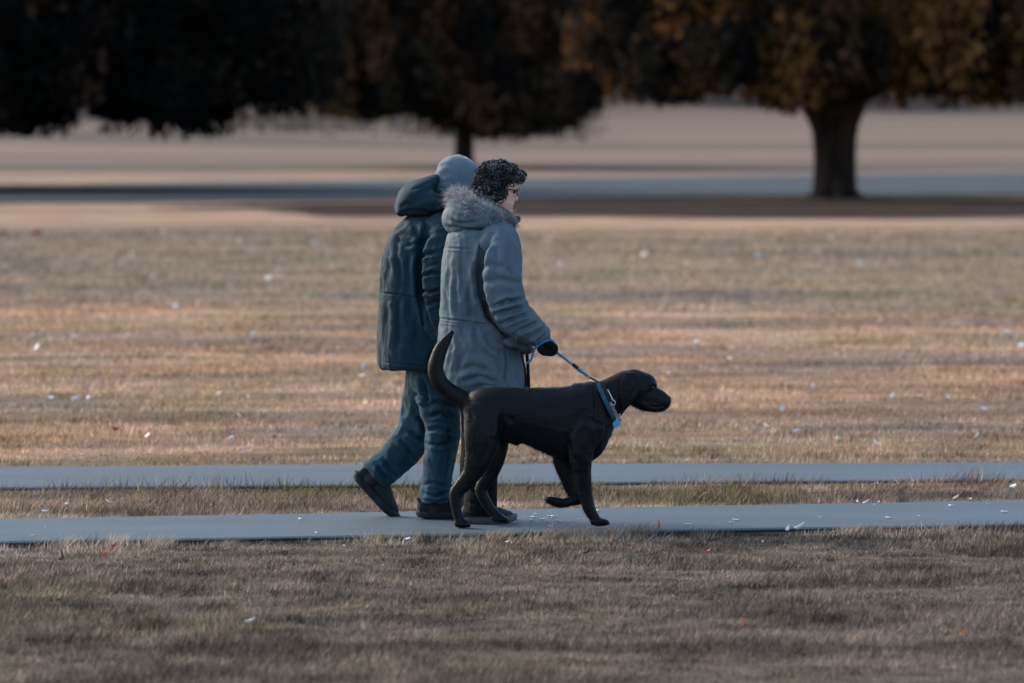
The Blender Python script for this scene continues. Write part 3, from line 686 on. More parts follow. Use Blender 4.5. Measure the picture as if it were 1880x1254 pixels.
# ------------------------------------------------------------------ the woman in grey parka
YW = 35.80
wom = empty('person', (W(880, 963, YW).x, YW, 0)); tag(wom, 'person with curly grey hair and glasses in slate parka holding the leash', 'person')
HWm = headframe(917, 350, YW, R(9), R(8))
parts = [headmesh(HWm, .93), ear(HWm, -1, .93), ear(HWm, 1, .93), ptube([(905, 372, 0), (895, 400, 0), (880, 440, 0)], [22, 23, 32], YW),
         vrings([(415, 850, 915, .13, 0, 0), (440, 838, 925, .18, 0, 0), (530, 832, 925, .15, 0, 0), (600, 832, 920, .15, 0, 0), (690, 830, 930, .17, 0, 0), (720, 835, 925, .16, 0, 0)], YW),
         ptube([(882, 700, -.09), (884, 800, -.10), (880, 880, -.10), (876, 940, -.1)], [26, 21, 16, 12], YW), ptube([(878, 700, .09), (876, 800, .10), (870, 880, .10), (862, 940, .1)], [26, 21, 16, 12], YW)]
for s in (-1, 1):
    e = [(912, 445, s * .16), (914, 500, s * .22), (922, 560, s * .25), (955, 595, s * .235), (990, 618, s * .21)] if s < 0 else [(905, 445, .16), (900, 510, .23), (905, 570, .25), (925, 630, .2), (932, 645, .18)]
    parts.append(ptube(e, [20, 17, 15, 12, 10], YW))
me = fuse('body', parts, 0.0036, 1); obj('body', me, M_SKIN, wom)
for s in (-1, 1):
    obj('eye', pydata('eye', *ellipsoid(HWm @ Vector((.066, s * .030, .006)), (.011, .011, .011), None, 14, 10)), M_EYE, wom)

rows = smoothrows([(408, 850, 915, .10, 0, .2), (418, 838, 932, .17, 0, .2), (432, 824, 942, .21, 0, .2), (470, 816, 948, .23, 0, .2), (520, 812, 948, .235, 0, .2), (560, 810, 945, .23, 0, .2), (588, 809, 942, .222, 0, .2), (600, 808, 944, .225, 0, .2), (640, 806, 955, .245, 0, .2), (675, 807, 963, .252, 0, .2), (700, 811, 966, .25, 0, .2), (716, 822, 965, .24, 0, .2)], 5)
parts = [vrings(rows, YW)]
parts.append(ptube([(915, 432, -.15), (920, 455, -.215), (920, 500, -.25), (924, 545, -.265), (940, 580, -.26), (966, 601, -.245), (990, 616, -.225)], [30, 37, 38, 37, 35, 31, 21], YW))
parts.append(ptube([(908, 432, .15), (908, 460, .22), (904, 510, .25), (905, 570, .26), (918, 615, .25), (935, 645, .2)], [30, 37, 37, 35, 32, 26], YW))
# pocket flap lump at the front of the skirt
parts.append(ptube([(938, 622, -.20), (955, 628, -.18), (968, 640, -.12)], [(11, .03), (12, .03), (9, .03)], YW))
me = fuse('coat', parts, 0.0054, 4)
cr = [([(905, 428), (888, 462), (880, 500), (884, 540), (898, 580), (925, 612), (960, 632)], .034, 6.5)]
cr += [([(908, 562), (928, 556), (962, 548)], .020, 4), ([(918, 556), (930, 550), (945, 552)], .012, 3), ([(905, 578), (935, 572), (966, 566)], .012, 5), ([(925, 592), (950, 582), (972, 575)], .014, 4), ([(945, 610), (970, 600), (990, 590)], .010, 4), ([(968, 622), (985, 612), (1000, 600)], .010, 3.5),
       ([(888, 520), (915, 512), (955, 520)], .008, 6), ([(886, 495), (905, 485), (930, 492)], .006, 6), ([(935, 440), (930, 480), (940, 520)], .006, 6), ([(905, 445), (912, 480), (905, 520)], .006, 6)]
cr += [([(806, 585), (845, 589), (902, 598)], .008, 2.2), ([(806, 590), (845, 594), (902, 603)], .006, 1.8), ([(815, 455), (845, 457), (868, 458)], .004, 2)]
for u0, v0, v1, a, dp in ((826, 462, 582, -3, .005), (838, 500, 584, 3, .006), (850, 462, 540, 2, .004), (862, 520, 585, 6, .007), (872, 470, 580, 10, .006)): cr.append(([(u0, v0), (u0 - 2, (v0 + v1) / 2), (u0 + a, v1)], dp, 4.5))
for u0, v1, dp in ((822, 640, .005), (847, 625, .006), (871, 650, .006)): cr.append(([(u0, 600), (u0 + 3, 615), (u0 + 10, v1)], dp, 5))
cr += [([(838, 612), (850, 650), (838, 690)], .006, 7), ([(880, 640), (905, 660), (925, 690)], .007, 7), ([(850, 700), (880, 690), (915, 704)], .009, 5), ([(840, 682), (868, 672), (900, 684)], .007, 6), ([(893, 620), (905, 640), (925, 650)], .008, 5), ([(927, 640), (930, 670), (926, 705)], .010, 3), ([(948, 645), (952, 675), (944, 705)], .008, 4), ([(870, 712), (890, 706), (920, 712)], .006, 4)]
creases(me, cr, 1.4, .004, (15, 15, 9), 31)
obj('coat', me, M_WOMCOAT, wom)
pl = tube([W(966, 636, YW - .03), W(969, 670, YW - .03), W(971, 712, YW - .03)], [(.008, .05)] * 3, 14, 10)
obj('placket', pydata('placket', *pl), M_BLACKCLOTH, wom)
# stand collar: a slanted band round the neck
def band(top, bot, Y0, thick, name):
    n = len(top); V = []
    c = sum((W(u, v, Y0 + d) for u, v, d in top), Vector()) / n
    m = 60
    for loop, off in ((bot, 0), (top, 0), (top, -thick), (bot, -thick)):
        P = [W(u, v, Y0 + d) for u, v, d in loop] + [W(*loop[0][:2], Y0 + loop[0][2])]
        for i in range(m):
            p = Vector(catmull(P, i / m)); q = (p - c); q.z = 0
            V.append(p + q.normalized() * off if off else p)
    Fc = []
    for r_ in range(4):
        for i in range(m): Fc.append((r_ * m + i, r_ * m + (i + 1) % m, ((r_ + 1) % 4) * m + (i + 1) % m, ((r_ + 1) % 4) * m + i))
    return pydata(name, V, Fc)
top = [(942, 394, 0), (935, 388, -.075), (915, 375, -.10), (890, 360, -.09), (872, 352, -.03), (872, 352, .04), (890, 358, .09), (915, 372, .10), (935, 388, .07)]
bot = [(946, 416, 0), (938, 420, -.10), (912, 418, -.135), (880, 415, -.12), (858, 408, -.04), (858, 408, .05), (880, 412, .12), (912, 416, .135), (938, 418, .09)]
obj('collar', band(top, bot, YW, .010, 'collar'), M_LINING, wom)
parts = [ptube([(928, 412, -.07), (940, 408, -.03), (947, 404, .0)], [(7, .03), (8, .03), (7, .03)], YW)]
me = fuse('collar_tab', parts, .004, 2); obj('collar_tab', me, M_BLACKCLOTH, wom)
# hood
loop = [(941, 411, -.08), (915, 402, -.145), (888, 391, -.165), (862, 378, -.14), (843, 366, -.07), (838, 362, .02), (850, 366, .10), (880, 380, .155), (912, 398, .155), (936, 408, .09)]
parts = [ptube([(918, 410, -.145), (880, 404, -.165), (845, 401, -.12), (832, 402, -.01), (846, 400, .11), (882, 402, .165), (915, 408, .145)], [(8, .03), (17, .04), (25, .055), (26, .055), (25, .055), (17, .04), (8, .03)], YW),
         ptube([(905, 402, -.14), (872, 392, -.15), (846, 383, -.10), (838, 380, 0), (848, 382, .10), (876, 390, .15), (905, 402, .14)], [10, 17, 19, 19, 19, 17, 10], YW)]
me = fuse('hood', parts, .0055, 6)
creases(me, [([(820, 416), (845, 417), (872, 424)], .010, 4), ([(824, 402), (840, 410), (868, 408), (892, 402)], .010, 4), ([(838, 392), (852, 400), (872, 402)], .006, 4)], 1, .002)
obj('hood', me, M_WOMCOAT, wom)
# fur trim
P = [W(u, v, YW + d) for u, v, d in loop]
fv, ff = tube(P, [.018, .029, .035, .037, .034, .032, .034, .035, .029, .02], 14, 60)
fur = obj('fur_trim', pydata('fur_trim', fv, ff), mat('grey_fur_base', (0.17, 0.18, 0.2), 0.95, 0.3, 40), wom)
nf = 15000; ts = RNG.random(nf); ar = np.array([catmull(P, t) for t in np.linspace(0, 1, 400)]); idx = (ts * 398).astype(int)
C0, T = ar[idx], ar[idx + 1] - ar[idx]; T /= np.linalg.norm(T, axis=1)[:, None]
q = RNG.normal(0, 1, (nf, 3)); q -= T * (q * T).sum(1)[:, None]; q /= np.linalg.norm(q, axis=1)[:, None]
flow = q + T * RNG.normal(.0, .5, (nf, 1)) + np.array([-.25, 0, .15])
g_ = np.clip(.36 + .22 * vnoise(C0, 60, 4) + RNG.normal(0, .07, nf), .03, .6)
obj('fur_strands', strands(C0 + q * .022, flow, .036, .0028, np.stack([g_ * .95, g_ * .99, g_ * 1.08], 1), .35, 5), M_FUR, fur)['kind'] = 'stuff'
# curly hair
r_ = HWm.to_3x3()
parts = [ellipsoid(HWm @ Vector((-.012, 0, .074)), (.100, .086, .060), r_, 24, 18), ellipsoid(HWm @ Vector((-.045, 0, .012)), (.075, .082, .075), r_, 24, 18), ellipsoid(HWm @ Vector((-.012, -.064, .005)), (.034, .016, .055), r_, 14, 10), ellipsoid(HWm @ Vector((-.012, .064, .005)), (.034, .016, .055), r_, 14, 10), ellipsoid(HWm @ Vector((.074, 0, .080)), (.034, .055, .026), r_, 14, 10)]
me = fuse('hair', parts, .005, 2)
co, no = getco(me), getno(me)
setco(me, co + no * (.007 * vnoise(co, 55, 2) + .004 * vnoise(co, 110, 3))[:, None])
hair = obj('hair', me, mat('grey_hair_base', (0.030, 0.031, 0.036), 0.7, 0.5, 60, 0.6, 120), wom)
co, no = getco(me), getno(me)
sel = RNG.choice(len(co), 1500)
cv, cf, cc = [], [], []
MI = np.array(HWm.inverted())
for i in sel:
    p, nn_ = co[i], no[i]
    loc = MI[:3, :3] @ p + MI[:3, 3]
    if loc[2] < -.055: continue
    A = RNG.normal(0, 1, 3); A[2] -= .6; A -= nn_ * (A @ nn_) * .8; A /= np.linalg.norm(A)
    B = np.cross(A, nn_); B /= np.linalg.norm(B) + 1e-9; C = np.cross(B, A)
    rad = RNG.uniform(.006, .012); turns = RNG.uniform(.6, 1.3); Ln = RNG.uniform(.014, .034); ph = RNG.random() * 6.28
    pts = [p + A * Ln * (t - .5) + B * rad * math.cos(ph + t * turns * 6.28) + C * (rad * math.sin(ph + t * turns * 6.28) + .004) for t in np.linspace(0, 1, 9)]
    v_, f_ = tube(pts, [.0014] + [.0024] * 7 + [.0008], 4, 12, cap=False)
    o_ = len(cv); cv += [tuple(x) for x in v_]; cf += [tuple(k + o_ for k in f) for f in f_ if len(f) == 4]
    grey = RNG.random() ** 2 * (.30 if loc[2] > .10 or loc[0] > .06 or loc[2] < 0.0 else .12) + .014
    cc += [(grey, grey * 1.01, grey * 1.07)] * len(v_)
me = pydata('curls', cv, cf); vcol(me, np.array(cc)); obj('curls', me, M_HAIR, hair)['kind'] = 'stuff'
hs = co[RNG.choice(len(co), 900)]; hl_ = (MI[:3, :3] @ hs.T).T + MI[:3, 3]; k_ = hl_[:, 2] > .03; hs = hs[k_]
gg = np.clip(RNG.random(len(hs)) * .3, .04, .4)
obj('flyaway', strands(hs, (hs - np.array(HWm.translation)) + RNG.normal(0, .06, hs.shape), .022, .0011, np.stack([gg] * 3, 1), .8, 9, 4), M_HAIR, hair)['kind'] = 'stuff'
# glasses
gl = empty('glasses', HWm @ Vector((.085, 0, .006))); gl.parent = wom; gl.matrix_parent_inverse = wom.matrix_basis.inverted()
for s in (-1, 1):
    ring = [HWm @ Vector((.090 - .010 * abs(math.cos(t)) * (1 if math.cos(t) > 0 else .2), s * (.031 + .023 * math.cos(t)), .003 + .018 * math.sin(t) * (1 if math.sin(t) > 0 else .95))) for t in np.linspace(0, 6.283, 17)]
    obj('rim', pydata('rim', *tube(ring, [.0032] * 17, 8, 40, ref=tuple(r_ @ Vector((1, 0, 0))))), M_FRAME, gl)
    V = [HWm @ Vector((.088, s * .031, .003))] + [Vector(p) for p in ring[:-1]]
    obj('lens', pydata('lens', V, [(0, i + 1, (i + 1) % 16 + 1) for i in range(16)]), M_LENS, gl)
    obj('temple', pydata('temple', *tube([HWm @ Vector((.080, s * .054, .010)), HWm @ Vector((.05, s * .068, .012)), HWm @ Vector((.0, s * .073, .012))], [.003] * 3, 8, 8)), M_FRAME, gl)
obj('bridge', pydata('bridge', *tube([HWm @ Vector((.089, -.010, .008)), HWm @ Vector((.094, 0, .011)), HWm @ Vector((.089, .010, .008))], [.002] * 3, 8, 8)), M_FRAME, gl)
# trousers and shoes
parts = [ptube([(885, 680, 0), (885, 700, 0), (883, 725, 0)], [(44, .17), (46, .18), (42, .165)], YW),
         ptube([(884, 710, -.085), (888, 790, -.10), (884, 870, -.10), (880, 944, -.10)], [(38, .1), (32, .088), (29, .08), (31, .085)], YW, cap=False),
         ptube([(880, 710, .085), (878, 790, .10), (872, 870, .10), (862, 944, .10)], [(38, .1), (31, .088), (28, .08), (28, .08)], YW, cap=False)]
me = fuse('trousers', parts, .006, 3); creases(me, [([(860, 920), (880, 928), (905, 918)], .010, 4), ([(862, 900), (885, 905), (908, 896)], .007, 4)], 1, .003)
obj('trousers', me, M_BLACKCLOTH, wom)
for u, dy, dx in ((847, -.11, .2), (838, .10, .25)):
    p = W(u, 963, YW + dy); p.z = 0
    shoe(wom, frame(p, (1, dx, 0)), M_SHOE2, M_SOLE2, .27, M_STEEL if dy < 0 else None)
# gloved hand closed round the leash
YH = YW - .215
fingers = [ptube([(985, 617, 0), (996, 628, 0), (1006, 634, .0)], [(14, .034), (15, .036), (13, .036)], YH, 16)]
fingers.append(ptube([(1000, 636, 0), (1010, 641, 0)], [(9, .034), (8, .034)], YH, 14))
for k in range(4):
    d = -.032 + .021 * k; e = (0, 1.5, 1, -2)[k]
    fingers.append(ptube([(1003, 629 + k, d), (1014 + e, 632 + k, d - .004), (1018 + e, 641 + k, d - .004), (1012 + e, 649, d), (1001 + e, 647, d + .002), (997, 641, d + .002)], [6.2, 6, 5.6, 5.4, 5, 4.4], YH, 12, steps=24))
fingers.append(ptube([(993, 632, -.030), (992, 642, -.042), (1000, 648, -.044), (1010, 647, -.040)], [6.5, 6, 5.6, 4.6], YH, 12, steps=16))
obj('glove', fuse('glove', fingers, .0024, 1), M_GLOVE, wom)
cuff = ptube([(984, 613, 0), (992, 620, 0)], [(19, .05), (17, .046)], YH, 20); obj('cuff', fuse('cuff', [cuff], .004, 2), M_GLOVE, wom)

# ------------------------------------------------------------------ black dog
YD = 35.40
dog = empty('dog', (W(970, 965, YD).x, YD, 0)); tag(dog, 'large black dog walking on the near path with tail raised', 'dog')
pm = F / YD
def hrings(rows):                                       # body loft along u: (u, v_top, v_bottom, half width)
    V, Fc, n = [], [], 32
    for u, a, b, hw in rows:
        for k in range(n):
            t = 2 * math.pi * k / n; c, s = math.cos(t), math.sin(t)
            V.append(W(u, (a + b) / 2 - (b - a) / 2 * math.copysign(abs(s) ** .9, s), YD + hw * c * (1.0 if s > -.3 else .96)))
    m = len(rows)
    for i in range(m - 1):
        for k in range(n): Fc.append((i * n + k, i * n + (k + 1) % n, (i + 1) * n + (k + 1) % n, (i + 1) * n + k))
    Fc.append(tuple(range(n))[::-1]); Fc.append(tuple((m - 1) * n + k for k in range(n)))
    return V, Fc
parts = [hrings(smoothrows([(851, 742, 785, .05), (860, 724, 800, .085), (878, 714, 805, .108), (905, 711, 806, .112), (935, 711, 810, .108), (965, 712, 816, .115), (1000, 711, 832, .130), (1035, 709, 845, .138), (1065, 704, 850, .135), (1085, 700, 846, .122), (1103, 706, 834, .100), (1117, 725, 812, .070)], 4)),
         ptube([(1080, 752, 0), (1108, 740, 0), (1132, 722, 0), (1152, 706, 0)], [(44, .10), (40, .085), (33, .072), (28, .066)], YD, 24),
         ptube([(1060, 740, 0), (1100, 768, 0), (1106, 795, 0)], [(40, .1), (30, .09), (18, .06)], YD, 20)]
# head
parts += [ellipsoid(W(1165, 709, YD), (33 / pm, .068, 31 / pm), Matrix.Rotation(R(8), 3, 'Y'), 24, 18), ellipsoid(W(1184, 707, YD), (22 / pm, .052, 22 / pm), None, 20, 14),
          ptube([(1172, 722, 0), (1195, 729, 0), (1212, 735, 0), (1221, 738, 0)], [(26, .052), (21, .043), (18, .038), (14, .034)], YD, 20),
          ptube([(1165, 727, 0), (1185, 742, 0), (1205, 748, 0), (1214, 747, 0)], [(18, .048), (13, .042), (9, .036), (7, .03)], YD, 18), ptube([(1197, 705, -.034), (1203, 707, -.03)], [5, 4], YD, 10), ptube([(1197, 705, .034), (1203, 707, .03)], [5, 4], YD, 10),
          ptube([(1198, 722, 0), (1214, 729, 0), (1225, 733, 0)], [(12, .030), (9, .026), (7, .02)], YD, 14), ptube([(1188, 738, 0), (1206, 745, 0), (1217, 746, 0)], [(14, .040), (12, .038), (9, .032)], YD, 14)]
# near (right) and far legs
NS, FS = -.085, .085
def leg(pts, rad): parts.append(ptube(pts, rad, YD, 18, steps=6 * (len(pts) - 1)))
leg([(1078, 780, NS - .02), (1066, 825, NS - .02), (1070, 865, NS - .01), (1075, 905, NS), (1081, 932, NS), (1093, 953, NS)], [(34, .05), (25, .05), (16, .036), (12.5, .029), (11, .027), (9.5, .026)])
leg([(1090, 957, NS), (1100, 958, NS), (1112, 959, NS)], [(8, .027), (8.5, .032), (6, .027)])
leg([(1062, 790, FS + .01), (1040, 835, FS + .01), (1042, 870, FS), (1052, 900, FS), (1061, 915, FS)], [(32, .05), (26, .05), (17, .036), (13, .03), (12, .028)])
leg([(1060, 916, FS), (1045, 921, FS), (1030, 924, FS)], [(11, .027), (9, .025), (8.5, .026)])
leg([(1028, 923, FS), (1017, 920, FS), (1009, 919, FS)], [(9, .028), (9, .031), (6.5, .025)])
leg([(888, 752, NS + .02), (886, 795, NS - .005), (880, 835, NS - .005), (866, 870, NS), (846, 895, NS), (837, 906, NS), (837, 930, NS), (843, 955, NS)], [(36, .055), (34, .056), (27, .046), (18, .034), (13.5, .024), (12, .024), (9.5, .023), (9, .024)])
leg([(840, 960, NS), (848, 961, NS), (857, 963, NS)], [(8, .027), (8.5, .032), (5.5, .026)])
leg([(892, 760, FS - .02), (905, 800, FS + .005), (910, 835, FS), (900, 868, FS), (886, 892, FS), (884, 905, FS), (896, 928, FS), (910, 947, FS)], [(34, .05), (32, .055), (20, .042), (15, .03), (12, .025), (11, .024), (9.5, .023), (9.5, .024)])
leg([(908, 950, FS), (918, 952, FS), (927, 954, FS)], [(8.5, .027), (9, .032), (6, .026)])
for (cu, cv_, dy) in ((1108, 958, NS), (853, 962, NS), (923, 953, FS)):        # toes
    for k in (-1.5, -.5, .5, 1.5): parts.append(ptube([(cu - 6, cv_, dy + k * .013), (cu + 4, cv_ + 1, dy + k * .015), (cu + 9 - abs(k) * 2, cv_ + 2.5, dy + k * .016)], [6, 5.5, 4], YD, 10))
for k in (-1.5, -.5, .5, 1.5): parts.append(ptube([(1016, 918, FS + k * .013), (1008, 917, FS + k * .015), (1004 + abs(k) * 2, 919, FS + k * .016)], [6, 5.5, 4], YD, 10))
parts.append(ptube([(922, 800, 0), (938, 807, 0), (950, 814, 0)], [(9, .03), (8, .022), (5, .016)], YD, 12))
parts.append(ptube([(868, 748, 0), (848, 733, 0), (826, 720, 0), (808, 703, 0), (800, 680, .0), (804, 655, .01), (814, 632, .02), (830, 610, .03)], [20, 17, 15.5, 15, 14.5, 13.5, 11, 5], YD, 18, steps=48))
me = fuse('body', parts, .0052, 4)
co = getco(me); co[:, 2] = np.where(co[:, 2] < .014, np.maximum(co[:, 2], 0.001), co[:, 2]); setco(me, co)
creases(me, [([(921, 752), (919, 790), (914, 810)], .010, 6), ([(930, 768), (945, 772)], .006, 6), ([(1040, 800), (1048, 835), (1058, 850)], .010, 6), ([(1092, 745), (1098, 790), (1080, 835)], .008, 8), ([(1052, 790), (1060, 770), (1078, 745)], .005, 8), ([(1188, 744), (1205, 748), (1218, 745)], .004, 2.5), ([(862, 758), (870, 768)], .005, 5), ([(905, 770), (900, 810), (885, 850)], .004, 7), ([(1085, 706), (1094, 730), (1096, 760)], .006, 6), ([(1075, 855), (1070, 890), (1076, 920)], .003, 4), ([(1196, 718), (1186, 728), (1184, 740)], .003, 5)], 1, .0014, (14, 14, 14), 44)
bodyd = obj('body', me, M_DOG, dog)
# short coat: fine hairs all over that break up the outline
co, no = getco(me), getno(me)
k_ = RNG.choice(len(co), 42000); tang = np.stack([-np.ones(len(k_)), np.zeros(len(k_)), -.7 * np.ones(len(k_))], 1)
uu = co[k_, 0] / co[k_, 1] * F + CX; vv = (H - co[k_, 2]) / co[k_, 1] * F + HZ
ok = ~((uu > 1185) & (vv < 790)) & (co[k_, 2] > .03); k_ = k_[ok]; tang = tang[ok]; uu, vv = uu[ok], vv[ok]
lng = np.where((uu < 872) & (vv > 770) & (vv < 870), 2.2, 1.0)
sh_ = RNG.uniform(.003, .009, len(k_))
hm = strands(co[k_] - no[k_] * .001, tang + no[k_] * (.5 * RNG.random((len(k_), 1)) + .25 * (lng[:, None] > 1)), .011, .0011, np.stack([sh_ * .75, sh_, sh_ * 1.35], 1), .2, 17, 1)
obj('short_hair', hm, leafmat('black_hair', .05), bodyd)['kind'] = 'stuff'
for s in (-1, 1):                                       # ears hang beside the cheek
    er = fuse('ear', [ptube([(1160, 688, s * .060), (1158, 704, s * .074), (1152, 724, s * .078), (1147, 742, s * .072), (1145, 752, s * .066)], [(14, .012), (19, .011), (17, .010), (10, .008), (4, .006)], YD, 18, steps=20)], .004, 2)
    creases(er, [([(1166, 694), (1168, 710), (1160, 728)], .004, 4)], 1, .001)
    obj('ear', er, M_DOG, dog)
    obj('eye', pydata('eye', *ellipsoid(W(1198.5, 711.5, YD + s * .036), (.0095, .0085, .0085), None, 14, 10)), M_EYE, dog)
obj('nose', fuse('nose', [ptube([(1222, 729, 0), (1227, 733, 0), (1229, 738, 0)], [(6, .018), (6, .018), (3.5, .012)], YD, 14)], .003, 2), M_NOSE, dog)
def collar(c0, axis_px, ru, hd, wid, name, mt, tilt=0):
    """strap round the neck: centre px, direction along the neck in px"""
    c = W(c0[0], c0[1], YD); a = Vector((axis_px[0], 0, -axis_px[1])).normalized(); p = Vector((a.z, 0, -a.x))
    V, Fc, n = [], [], 48
    for off, rad in ((-wid / 2, 0), (-wid / 2, .004), (wid / 2, .004), (wid / 2, 0)):
        for k in range(n):
            t = 2 * math.pi * k / n
            V.append(c + a * off + p * (ru / pm + rad) * math.cos(t) + Vector((0, 1, 0)) * (hd + rad) * math.sin(t))
    for i in range(4):
        for k in range(n): Fc.append((i * n + k, i * n + (k + 1) % n, ((i + 1) % 4) * n + (k + 1) % n, ((i + 1) % 4) * n + k))
    o = obj(name, pydata(name, V, Fc), mt, dog)
    return o, c, a, p
cw, c, a, p = collar((1114, 740), (1, -.46), 41.5, .099, .021, 'collar', M_BLUEWEB)
ck, c2, a2, p2 = collar((1120, 737), (1, -.46), 40, .097, .022, 'chain_collar', M_BLACKWEB)
links = []
for k in range(13):
    t = -.2 - k * .11; t = math.pi - (-t) if False else t
    q = c2 + p2 * -(40 / pm + .006) * math.cos(t) * -1 + Vector((0, 1, 0)) * -(.103) * math.sin(-t)
    ring = [q + a2 * .006 * math.cos(h) + (p2 * .003 if k % 2 else p2 * .006) * math.sin(h) + Vector((0, -.002, 0)) for h in np.linspace(0, 6.283, 9)]
    links.append(tube(ring, [.0014] * 9, 6, 12))
obj('chain', pydata('chain', *join(links)), M_STEEL, ck)
bk = [tube([W(1116, 716, YD - .106), W(1126, 736, YD - .108)], [.0034] * 2, 8, 4), tube([W(1123, 733, YD - .108), W(1129, 737, YD - .108), W(1128, 744, YD - .107), W(1121, 742, YD - .107)], [.0028] * 4, 8, 12)]
obj('buckle', pydata('buckle', *join(bk)), M_STEEL, ck)
tr_ = [tube([W(1132, 764, YD - .075), W(1138, 760, YD - .074), W(1137, 768, YD - .074), W(1131, 768, YD - .075)], [.002] * 4, 6, 12), tube([W(1131, 768, YD - .072), W(1134, 775, YD - .075)], [.0018] * 2, 6, 4)]
obj('tag_ring', pydata('tag_ring', *join(tr_)), M_STEEL, cw)
q = [(1125, 777), (1129, 772), (1136, 771), (1139, 776), (1136, 782), (1129, 786), (1126, 783)]
V = [W(u, v, YD - .078) for u, v in q] + [W(u, v, YD - .073) for u, v in q]; m = len(q)
obj('name_tag', pydata('name_tag', V, [tuple(range(m)), tuple(range(2 * m - 1, m - 1, -1))] + [(i + m, (i + 1) % m + m, (i + 1) % m, i) for i in range(m)], False), M_TAG, cw)

# ------------------------------------------------------------------ leash
le = empty('leash', W(1018, 645, YH)); tag(le, 'blue rope leash running from the gloved hand to the dog collar', 'leash')
rope = [W(1016, 643, YH - .01), W(1038, 659, YH - .02), W(1060, 676, YD - .02), W(1078, 690, YD - .02)]
obj('rope', pydata('rope', *tube(rope, [.0062] * 4, 10, 24)), M_ROPE, le)
lp = [W(1016, 643, YH - .01), W(1020, 634, YH - .035), W(1013, 625, YH - .047), (W(1003, 626, YH - .052)), W(992, 632, YH - .052), W(982, 640, YH - .05), W(978, 650, YH - .045), W(975, 660, YH - .04), W(968, 667, YH - .03)]
obj('hand_loop', pydata('hand_loop', *tube(lp, [.0058] * 9, 10, 48)), M_ROPE, le)
obj('sleeve', pydata('sleeve', *tube([W(1053, 670, YD - .02), W(1064, 679.5, YD - .02), W(1068, 682.5, YD - .02)], [.0085] * 3, 10, 6)), M_BLACKWEB, le)
obj('clip', pydata('clip', *join([tube([W(1077, 688, YD - .02), W(1083, 689, YD - .02), W(1083, 694, YD - .02), W(1077, 693, YD - .02), W(1077, 688, YD - .02)], [.0028] * 5, 8, 16), tube([W(1080, 691, YD - .02), W(1090, 697, YD - .02)], [.004, .003], 8, 4)])), M_STEEL, le)
obj('strap', pydata('strap', *tube([W(1082, 692, YD - .02), W(1092, 698, YD - .02), W(1102, 704, YD - .03)], [.0042] * 3, 8, 8)), M_BLACKWEB, le)

# ------------------------------------------------------------------ fallen feathers, leaves and flakes
def leaf_shape(L, w, curl, th, seed, lobes=0):
    rr = random.Random(seed); n = 9; V, Fc = [], []
    for i in range(n):
        t = i / (n - 1); hw = w * math.sin(math.pi * min(1, t * .92 + .06)) ** .8 * (1 + (.35 * math.cos(t * 6.28 * lobes) if lobes else 0))
        z = curl * L * (t - .4) ** 2 * 4
        for s in (-1, 0, 1):
            V.append(((t - .5) * L, s * hw + .08 * L * math.sin(t * 2.5), z + (abs(s) * .35 * hw) + rr.uniform(-.05, .05) * w))
    nv = len(V); V += [(x, y, z - th) for x, y, z in V]
    for i in range(n - 1):
        for k in range(2):
            a = i * 3 + k; Fc += [(a, a + 3, a + 4, a + 1), (a + nv, a + nv + 1, a + nv + 4, a + nv + 3)]
    for i in range(n - 1):
        for k in (0, 2):
            a = i * 3 + k; Fc.append((a, a + nv, a + nv + 3, a + 3) if k == 0 else (a, a + 3, a + nv + 3, a + nv))
    return pydata('bit', V, Fc)
FE = [leaf_shape(.056, .021, .22, .006, i) for i in range(4)]
LM = {'orange': mat('orange_leaf', (0.42, 0.12, 0.03), 0.7, 0.3, 40), 'brown': mat('brown_leaf', (0.07, 0.032, 0.026), 0.8, 0.3, 40), 'yellow': mat('yellow_leaf', (0.5, 0.28, 0.04), 0.7, 0.3, 40)}
LF = {k: [leaf_shape(.07, .026, .5, .002, 20 + i, 2) for i in range(3)] for k in LM}
ORD = 'leftmost second third fourth fifth sixth seventh eighth ninth tenth eleventh twelfth thirteenth fourteenth fifteenth sixteenth seventeenth eighteenth nineteenth twentieth'.split()
def scatter(name, pts, meshes, mt, where, noun, group, size=1.0, z=GZ + .03, seed=1):
    rr = random.Random(seed); pts = sorted(pts)
    for i, p in enumerate(pts):
        u, v = p[:2]; k = p[2] if len(p) > 2 else 1.0
        Y = gy(v, z); q = W(u, v, Y); s = size * k * max(1, min(1.5, Y / 55))
        me = rr.choice(meshes)
        o = obj(name, me, None); o.location = q; o.scale = (s, s * (.55 if v > 900 else 1), s)
        tl = .4 if v > 900 and noun.startswith('white') else 1
        o.rotation_euler = (rr.uniform(-.9, .9) * tl, rr.uniform(-.9, .5) * tl, rr.uniform(0, 6.28))
        if not me.materials: me.materials.append(mt)
        pos = 'the only one' if len(pts) == 1 else (ORD[i] + ('' if i == 0 else ' from the left') if i < 20 else 'number %d from the left' % (i + 1))
        tag(o, '%s %s, %s' % (noun, where, pos), noun.split()[-1], group)
far_f = [(300, 425), (440, 443), (577, 445), (242, 466), (515, 493), (282, 508), (494, 511), (1525, 437), (1392, 469), (1427, 477), (1261, 484), (1579, 483), (1182, 468), (1028, 486), (1005, 437)]
mid_f = [(321, 563), (78, 610), (59, 616), (136, 617), (234, 617), (465, 615), (69, 638, 1.3), (608, 655), (667, 672), (665, 690), (1617, 590), (1433, 615), (1849, 612), (1875, 634), (1277, 628), (1342, 640), (1339, 659), (1228, 686, 1.2)]
low_f = [(94, 730), (138, 733, 1.3), (164, 730), (402, 723), (455, 729), (438, 763), (424, 805), (272, 800), (443, 824), (1493, 710), (1640, 727), (1690, 727), (1740, 728), (1437, 751), (1806, 751), (1408, 783), (1462, 792), (1538, 805), (1794, 800), (1607, 812)]
